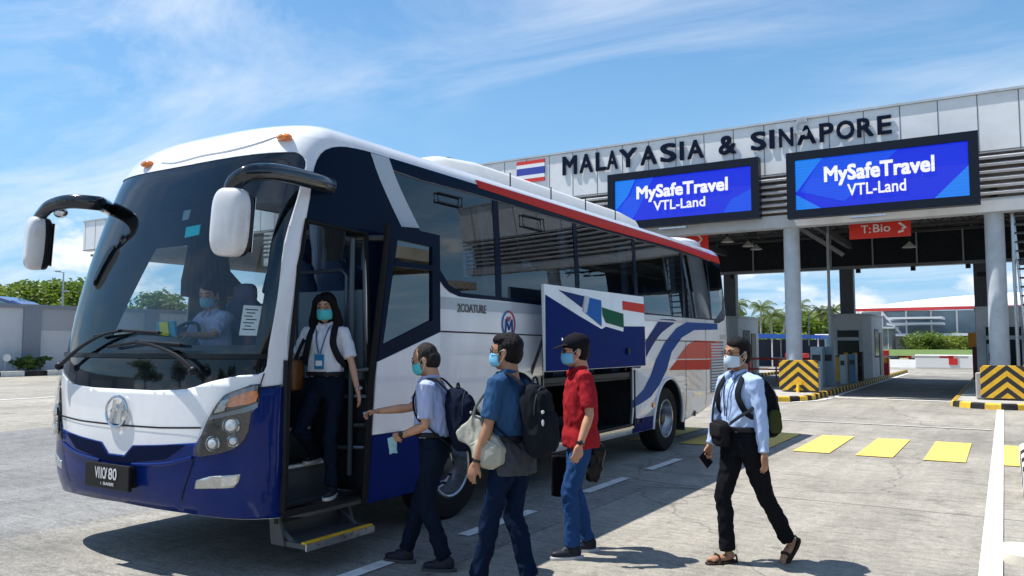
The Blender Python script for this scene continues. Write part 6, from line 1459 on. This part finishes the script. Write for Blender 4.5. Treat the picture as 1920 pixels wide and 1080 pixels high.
# --- coordinates of the four men (feet traced on the ground)
HL = YAW + PI            # heading that looks straight to the left of the photo
sock = M_black
M_lshirt = clothm('shirt_pale_blue', (.40, .46, .66)); M_navy = clothm('trousers_navy', (.007, .012, .025)); M_blk = clothm('trousers_black', (.008, .009, .012)); M_jean = clothm('jeans_blue', (.020, .060, .17), bump=.5, bs=160); M_djean = clothm('jeans_dark', (.005, .012, .034), bump=.5, bs=160)
M_polo = clothm('polo_blue', (.028, .075, .165)); M_rpolo = clothm('polo_red', (.31, .018, .025)); M_wsh = clothm('shirt_white', (.66, .67, .72)); M_bsh = clothm('shirt_sky', (.38, .50, .74))
M_sh1 = mat('shoe_navy', (.018, .02, .03), .5, var=.3, vscale=20); M_sole1 = mat('sole_white', (.5, .5, .5), .7); M_soled = mat('sole_dark', (.05, .05, .05), .7); M_shb = mat('shoe_brown', (.10, .045, .02), .5); M_sandal = mat('sandal_brown', (.03, .02, .015), .5)
def place(px, py): q = gp(px, py); return Vector((q.x, q.y, 0))
def loc_at(pos, heading, s, pix, z=None, dx=0):
    """local coordinate helper: world point -> figure space"""
    return (Matrix.Translation(pos) @ Matrix.Rotation(heading, 4, 'Z') @ Matrix.Scale(s, 4)).inverted() @ pix
# man 1: reaching towards the open door
p1 = place(814, 1063); h1 = HL + rad(-12)
m1 = person('man in pale blue shirt reaching a hand towards the open bus door', p1, h1, 1.655, dict(pelvis=(.0, 0, .93), lean=.06, Rfoot=(.26, -.06, .085), Lfoot=(-.12, .09, .085), Rtoe=-.1, Rhand=(.46, .02, 1.20), Relbow=(-.3, -.4, -1), Rpalm=(.1, .4, -1), Rcurl=(.5, .8, .9, .95, .6), Lhand=(.24, .12, 1.02), Lelbow=(-1, .35, -.35), Lpalm=(.1, -1, .1), Lcurl=.75, Ldir=(.7, -.5, -.2), hpitch=.30, hx=.03, hyaw=.05),
            ('short', M_lshirt), (M_navy, 1.0), (M_sh1, M_soled), M_skin, hair='thin', hairm=M_hairg, mask=M_maskt, glasses=True, belly=.025)
# man 2
p2 = place(958, 1112); h2 = HL + rad(-28)
m2 = person('man in navy polo with a black backpack and a pale satchel, nearest the camera', p2, h2, 1.715, dict(pelvis=(0, 0, .94), lean=.03, Lfoot=(.20, .10, .085), Rfoot=(-.10, -.09, .085), Lhand=(.13, .25, .89), Lelbow=(-1, .3, 0), Lpalm=(0, -1, 0), Lcurl=.45, Rhand=(.18, -.20, .95), Relbow=(-1, -.3, 0), Rpalm=(0, 1, 0), hpitch=.03, hyaw=.18),
            ('short', M_polo), (M_djean, 1.0), (M_sh1, M_soled), M_skin2, hair='short', mask=M_mask, glasses=True)
# man 3
p3 = place(1090, 1040); h3 = HL + rad(8)
m3 = person('man in red polo and dark cap holding black bags', p3, h3, 1.705, dict(pelvis=(0, 0, .945), lean=.0, Lfoot=(.09, .10, .085), Rfoot=(-.08, -.10, .085), Lhand=(.07, .27, .90), Lelbow=(-1, .2, 0), Lpalm=(.1, -1, 0), Lcurl=.5, Rhand=(-.02, -.30, .80), Relbow=(-1, -.3, 0), Rpalm=(0, 1, 0), Rcurl=1.2, untuck=.045, hpitch=.08, hx=.02),
            ('short', M_rpolo), (M_jean, .97), (M_sh1, M_sole1), M_skin, hair='short', mask=M_mask, glasses='sun', cap=clothm('cap_dark', (.012, .012, .016)), belly=.012)
# man 4
p4 = place(1398, 1058); h4 = HL + rad(22)
m4 = person('man in pale long sleeved shirt and sandals walking alone on the right', p4, h4, 1.685, dict(pelvis=(.02, 0, .945), lean=.0, Rfoot=(.10, -.09, .085), Lfoot=(-.36, .07, .16), Lpitch=.8, Ltoe=.1, Lhand=(.0, .245, .87), Lelbow=(-1, .2, 0), Lpalm=(.2, -1, 0), Lcurl=.4, Rhand=(.12, -.27, .88), Relbow=(-1, -.3, 0), Rpalm=(0, 1, .1), Rcurl=1.1, hpitch=.06, hyaw=.05, twist=.05),
            ('long', M_bsh), (M_blk, 1.0), (M_sandal,), M_skin2, hair='short', mask=M_maskp, glasses=True, sandals=True)
# woman on the bus step
pw_ = Vector((-4.70, 4.70, .467)); hw_ = HL + rad(80)
mw = person('woman in white shirt and teal mask standing on the bus steps', pw_, hw_, 1.60, dict(pelvis=(-.02, 0, .93), Lfoot=(.10, .12, .085), Rfoot=(-.11, -.13, .345), Lhand=(.06, .33, .87), Lelbow=(-1, .4, 0), Lpalm=(.2, -1, 0), Lcurl=.4, Rhand=(.10, -.50, 1.20), Relbow=(-.4, -.5, -1), Rpalm=(0, 1, 0), Rcurl=.9, hyaw=.12, hpitch=.12, lean=.02),
            ('short', M_wsh), (M_navy, .9), (M_sh1, M_sole1), M_skin3, hair='long', mask=M_maskt, glasses=True, female=True)
# driver and companion
pd = Vector((XC - .54, 4.92, .96)); hdv = -PI / 2
md = person('seated driver in pale shirt and blue mask behind the windscreen', pd, hdv, 1.70, dict(pelvis=(0, 0, .50), lean=.12, Lfoot=(.62, .12, .12), Rfoot=(.62, -.12, .12), Lknee=(0, 0, 1), Rknee=(0, 0, 1), Lhand=(.52, .25, .80), Lelbow=(-.3, .5, -1), Lpalm=(0, -.2, -1), Lcurl=.6, Rhand=(.40, -.16, .78), Relbow=(-.3, -.5, -1), Rpalm=(0, .2, -1), Rcurl=.9, hpitch=.25, hx=.03, hyaw=.45),
            ('short', M_lshirt), (M_navy, 1), (M_sh1, M_soled), M_skin3, hair='short', mask=M_mask, seated=True)
pc_ = Vector((XC - 1.0, 5.55, 1.0)); mc = person('second crew member seated behind the driver, half hidden by the steering wheel', pc_, hdv + .1, 1.66, dict(pelvis=(0, 0, .46), lean=.1, Lfoot=(.5, .12, .12), Rfoot=(.5, -.12, .12), Lknee=(0, 0, 1), Rknee=(0, 0, 1), Lhand=(.36, .15, .55), Lelbow=(-.3, .5, -1), Rhand=(.34, -.15, .55), Relbow=(-.3, -.5, -1), hpitch=.1),
            ('short', M_wsh), (M_navy, 1), (M_sh1, M_soled), M_skin2, hair='short', mask=M_mask, seated=True)
M_watch = mat('watch_black', (.01, .01, .012), .25, coat=.5)
wrist(m1, 'L', M_watch); wrist(m3, 'L', M_watch); wrist(mw, 'L', mat('watch_steel', (.35, .3, .28), .3, .8), r=.026); wrist(m2, 'L', M_watch, dial=False)
# --- carried things
M_pack = clothm('pack_navy', (.008, .012, .026), var=.3); M_pack2 = clothm('pack_black', (.010, .012, .017), var=.35); M_pack3 = clothm('pack_black_green', (.007, .008, .010), var=.3)
def tagx(r, M, q, x0, zc, w, hgt, dep):
    b = MB(); b.ell(q(x0 - dep * .62, w * .38, zc + hgt * .12), (.006, .022, .012)); b.ell(q(x0 - dep * .60, w * .36, zc - hgt * .02), (.006, .018, .022)); b.v = [M @ v for v in b.v]; b.build('reflective_tag', M_bw, r)
def sidepouch(r, M, q, x0, zc, w, hgt, dep):
    b = MB(); b.ell(q(x0 - .01, w * .5, zc - hgt * .2), (dep * .35, .022, hgt * .2), None, 16, 10, e=.7, e2=.6); b.v = [M @ v for v in b.v]; b.build('side_pocket', clothm('pocket_olive', (.05, .06, .02)), r)
backpack(m1, 'dark navy backpack on the man reaching for the bus door', M_pack, w=.30, hgt=.50, dep=.20, drop=.05, extra=tagx, group='backpacks')
backpack(m2, 'big black backpack on the man in the navy polo', M_pack2, w=.30, hgt=.50, dep=.17, drop=.03, extra=tagx, group='backpacks')
backpack(m4, 'black backpack on the man with sandals', M_pack3, w=.30, hgt=.46, dep=.17, extra=sidepouch, group='backpacks')
def bagthing(name, label, cat, pr, c, r3, m, rot=0, strap=None, e=.45, straps=(), noise_=.008, group=None):
    M = pr['M']; c = Vector(c); rt = thing(name, M @ c, label, cat, group); R = Matrix.Rotation(rot, 4, 'Z')
    b = MB(); b.ell(c, r3, R, 30, 18, e=e, e2=e); rawobj('bag_body', b.remesh(.008, 4, M=M), m, rt, cloth_noise(noise_, 9, .8, 4))
    for s_ in straps:
        b = MB(); b.tube(spl([tuple(Vector(p)) for p in s_], 5), .017, 8, flat=.2, up=(0, 1, .3)); b.v = [M @ v for v in b.v]; b.build('strap', strap or M_strap, rt, angle=180)
    return rt, R
# satchel and jacket of man 2
M_canvas = clothm('canvas_pale', (.36, .36, .31), var=.12); M_gjk = clothm('jacket_grey', (.05, .055, .065), var=.2)
rt = thing('satchel', m2['M'] @ Vector((.1, .2, .9)), 'pale canvas satchel at the left hip of the man in navy polo', 'bag')
b = MB(); Rz = Matrix.Translation((.0, .15, 0)) @ Matrix.Rotation(-.12, 4, 'Z')
b.prism([Rz @ Vector((x_, 0, z_)) for x_, z_ in ((.19, 1.20), (.27, 1.13), (.33, 1.07), (.30, 1.02), (.20, .98), (.185, .90), (.12, .85), (.02, .845), (-.05, .89), (-.06, .99), (-.01, 1.06), (.08, 1.10), (.13, 1.17))], Rz.to_3x3() @ Vector((0, .075, 0)))
b.ell(Rz @ Vector((.06, .07, .95)), (.10, .05, .095), None, 20, 12, e=.8)
rawobj('bag_body', b.remesh(.009, 7, M=m2['M']), M_canvas, rt, cloth_noise(.010, 8, .8, 7))
b = MB(); b.tube(spl([(.19, .19, 1.12), (.17, .185, 1.25), (.07, .10, 1.42), (.03, .03, 1.47)], 5), .019, 8, flat=.25, up=(0, 1, .3)); b.tube(spl([tuple(Rz @ Vector(p)) for p in ((-.04, .08, 1.0), (.06, .105, 1.04), (.18, .09, 1.0))], 5), .008, 6, flat=.5); b.v = [m2['M'] @ v for v in b.v]; b.build('strap', M_canvas, rt, angle=180)
j = thing('jacket', m2['M'] @ Vector((-.05, .1, .97)), 'dark grey jacket tied round the waist of the man in navy polo', 'jacket')
b = MB(); P_ = m2['pel']; b.loft([(P_ + Vector((-.01, 0, -.14)), .150, .190), (P_ + Vector((-.01, 0, -.06)), .152, .196), (P_ + Vector((-.0, 0, .03)), .140, .184), (P_ + Vector((0, 0, .09)), .122, .168)], 28); rawobj('cloth', b.remesh(.010, 5, M=m2['M']), M_gjk, j, cloth_noise(.022, 9, .35, 2))
# black bags of man 3
J3 = m3['J']; wR = J3['R'][2]
rt = thing('document_bag', m3['M'] @ (wR + Vector((.13, 0, -.2))), 'flat black document bag held low in front of the man in red', 'bag')
b = MB(); b.box(wR + Vector((.10, .02, -.30)), (.22, .05, .34)); rawobj('bag_body', b.remesh(.010, 5, M=m3['M']), clothm('bag_black', (.007, .007, .009)), rt, cloth_noise(.012, 8, .8, 1))
b = MB(); b.tube(spl([tuple(wR + Vector(p)) for p in ((.04, .0, -.13), (.0, 0, -.06), (.0, -.0, -.075), (.13, .02, -.13))], 4), .006, 6); b.v = [m3['M'] @ v for v in b.v]; b.build('handle', M_strap, rt)
rt = thing('plastic_bag', m3['M'] @ (wR + Vector((-.13, 0, -.2))), 'black carrier bag hanging behind the man in red', 'bag')
b = MB(); b.ell(wR + Vector((-.16, .04, -.20)), (.075, .05, .17), Matrix.Rotation(-.15, 4, 'Y'), 20, 14, e=.6, e2=.7); rawobj('bag_body', b.remesh(.009, 4, M=m3['M']), mat('plastic_black', (.01, .01, .012), .3), rt, cloth_noise(.02, 9, .8, 6))
b = MB(); b.tube([wR + Vector((-.15, .03, -.06)), wR + Vector((-.04, .0, -.06)), wR + Vector((.0, .0, -.07))], .008, 6); b.v = [m3['M'] @ v for v in b.v]; b.build('handle', M_strap, rt)
# sling bag, lanyard and phone of man 4
rt, R = bagthing('sling_bag', 'black sling bag at the front of the man with sandals', 'bag', m4, (.175, -.05, 1.01), (.045, .118, .10), clothm('sling_black', (.012, .012, .014)), rot=-.25, straps=[((.17, .06, 1.09), (.15, .15, 1.15), (.06, .2, 1.22), (-.06, .19, 1.33), (-.10, .08, 1.42)), ((.175, -.15, 1.09), (.15, -.17, 1.2), (.10, -.16, 1.38), (.0, -.12, 1.47))])
b = MB(); b.ell((.205, -.055, 1.035), (.03, .105, .055), Matrix.Rotation(-.25, 4, 'Z'), 20, 10, e=.4, e2=.4); b.v = [m4['M'] @ v for v in b.v]; b.build('flap', clothm('sling_flap', (.016, .016, .018)), rt)
w4 = m4['J']['R'][2]; rt = thing('phone', m4['M'] @ (w4 + Vector((.06, .02, -.1))), 'dark phone held low by the man with sandals', 'phone'); b = MB(); b.box(w4 + Vector((.055, .015, -.115)), (.075, .012, .12), M=Matrix.Rotation(.7, 4, 'Y')); b.v = [m4['M'] @ v for v in b.v]; b.build('phone_body', M_watch, rt, smooth=False)
def lanyard(pr, label, m, bz=.22, badge=None, y0=0.0, fx=.13):
    M = pr['M']; ch = pr['ch']; rt = thing('lanyard', M @ (ch + Vector((.12, 0, -.1))), label, 'lanyard'); b = MB()
    for k in (1, -1): b.tube(spl([tuple(ch + Vector(p)) for p in ((.0, .065 * k, .07), (.075, .055 * k, .02), (fx, .035 * k + y0, -.09), (fx + .012, .008 * k + y0, -bz + .02))], 4), .0065, 6, flat=.3, up=(0, 1, 0))
    b.v = [M @ v for v in b.v]; b.build('ribbon', m, rt, angle=180)
    if badge:
        c = ch + Vector((fx + .016, y0, -bz - .05)); b = MB(); b.box(c, (.008, .088, .125)); b.v = [M @ v for v in b.v]; o = b.build('badge_holder', badge, rt, smooth=False, bevel=.004)
        b = MB(); b.box(c + Vector((.006, 0, -.012)), (.002, .058, .045)); b.v = [M @ v for v in b.v]; b.build('card', M_bw, o, smooth=False)
    return rt
lanyard(m4, 'dark blue lanyard down the shirt of the man with sandals', mat('ribbon_navy', (.015, .03, .10), .7), bz=.30)
lanyard(mw, 'blue lanyard with a teal badge on the woman at the bus door', mat('ribbon_blue', (.03, .10, .26), .7), bz=.22, badge=mat('badge_teal', (.01, .16, .34), .4))
# woman's shoulder bag and backpack straps
rt, R = bagthing('handbag', 'tan leather handbag hanging from the arm of the woman at the bus door', 'bag', mw, (.02, -.265, 1.02), (.10, .045, .135), mat('leather_tan', (.22, .09, .03), .45, var=.25, vscale=6, bump=.3), straps=[((.06, -.26, 1.14), (.05, -.21, 1.27), (.02, -.14, 1.43), (-.03, -.12, 1.45)), ((-.05, -.26, 1.14), (-.06, -.2, 1.27), (-.03, -.12, 1.45))])
backpack(mw, 'black backpack on the woman at the bus door', M_pack2, w=.26, hgt=.38, dep=.12, group='backpacks')
# held mask / handkerchief of man 1, second packet in the reaching hand
w1 = m1['J']['L'][2]; rt = thing('spare_mask', m1['M'] @ (w1 + Vector((.05, 0, -.12))), 'folded teal and white mask dangling from the hand of the man reaching for the door', 'mask')
b = MB(); b.box(w1 + Vector((.085, -.05, -.085)), (.07, .012, .13), M=Matrix.Rotation(.15, 4, 'Y')); rawobj('cloth', b.remesh(.005, 4, M=m1['M']), mat('hanky', (.30, .52, .55), .8, var=.25, vscale=9), rt, cloth_noise(.012, 12, .8, 1))
w1 = m1['J']['R'][2]; b = MB(); b.ell(w1 + Vector((.115, .01, -.02)), (.022, .012, .014), None, 12, 8); b.v = [m1['M'] @ v for v in b.v]; tag(b.build('ticket_stub', mat('stub_blue', (.10, .35, .6), .5)), 'tiny blue ticket pinched in the outstretched hand near the bus door', 'ticket')
# papers on the dash in front of the driver
q = Vector((XC - .36, 4.25, 1.80)); rt = thing('document_folder', q, 'yellow and blue papers on the dashboard by the driver', 'papers')
b = MB(); b.box(q, (.26, .02, .13), M=Matrix.Rotation(.15, 4, 'X')); b.build('blue_folder', mat('folder_cyan', (.02, .35, .50), .6), rt, smooth=False); b = MB(); b.box(q + Vector((-.01, -.016, 0)), (.12, .008, .12), M=Matrix.Rotation(.15, 4, 'X')); b.build('yellow_sheet', mat('sheet_yellow', (.75, .68, .04), .6), rt, smooth=False)
bpy.context.view_layer.update()
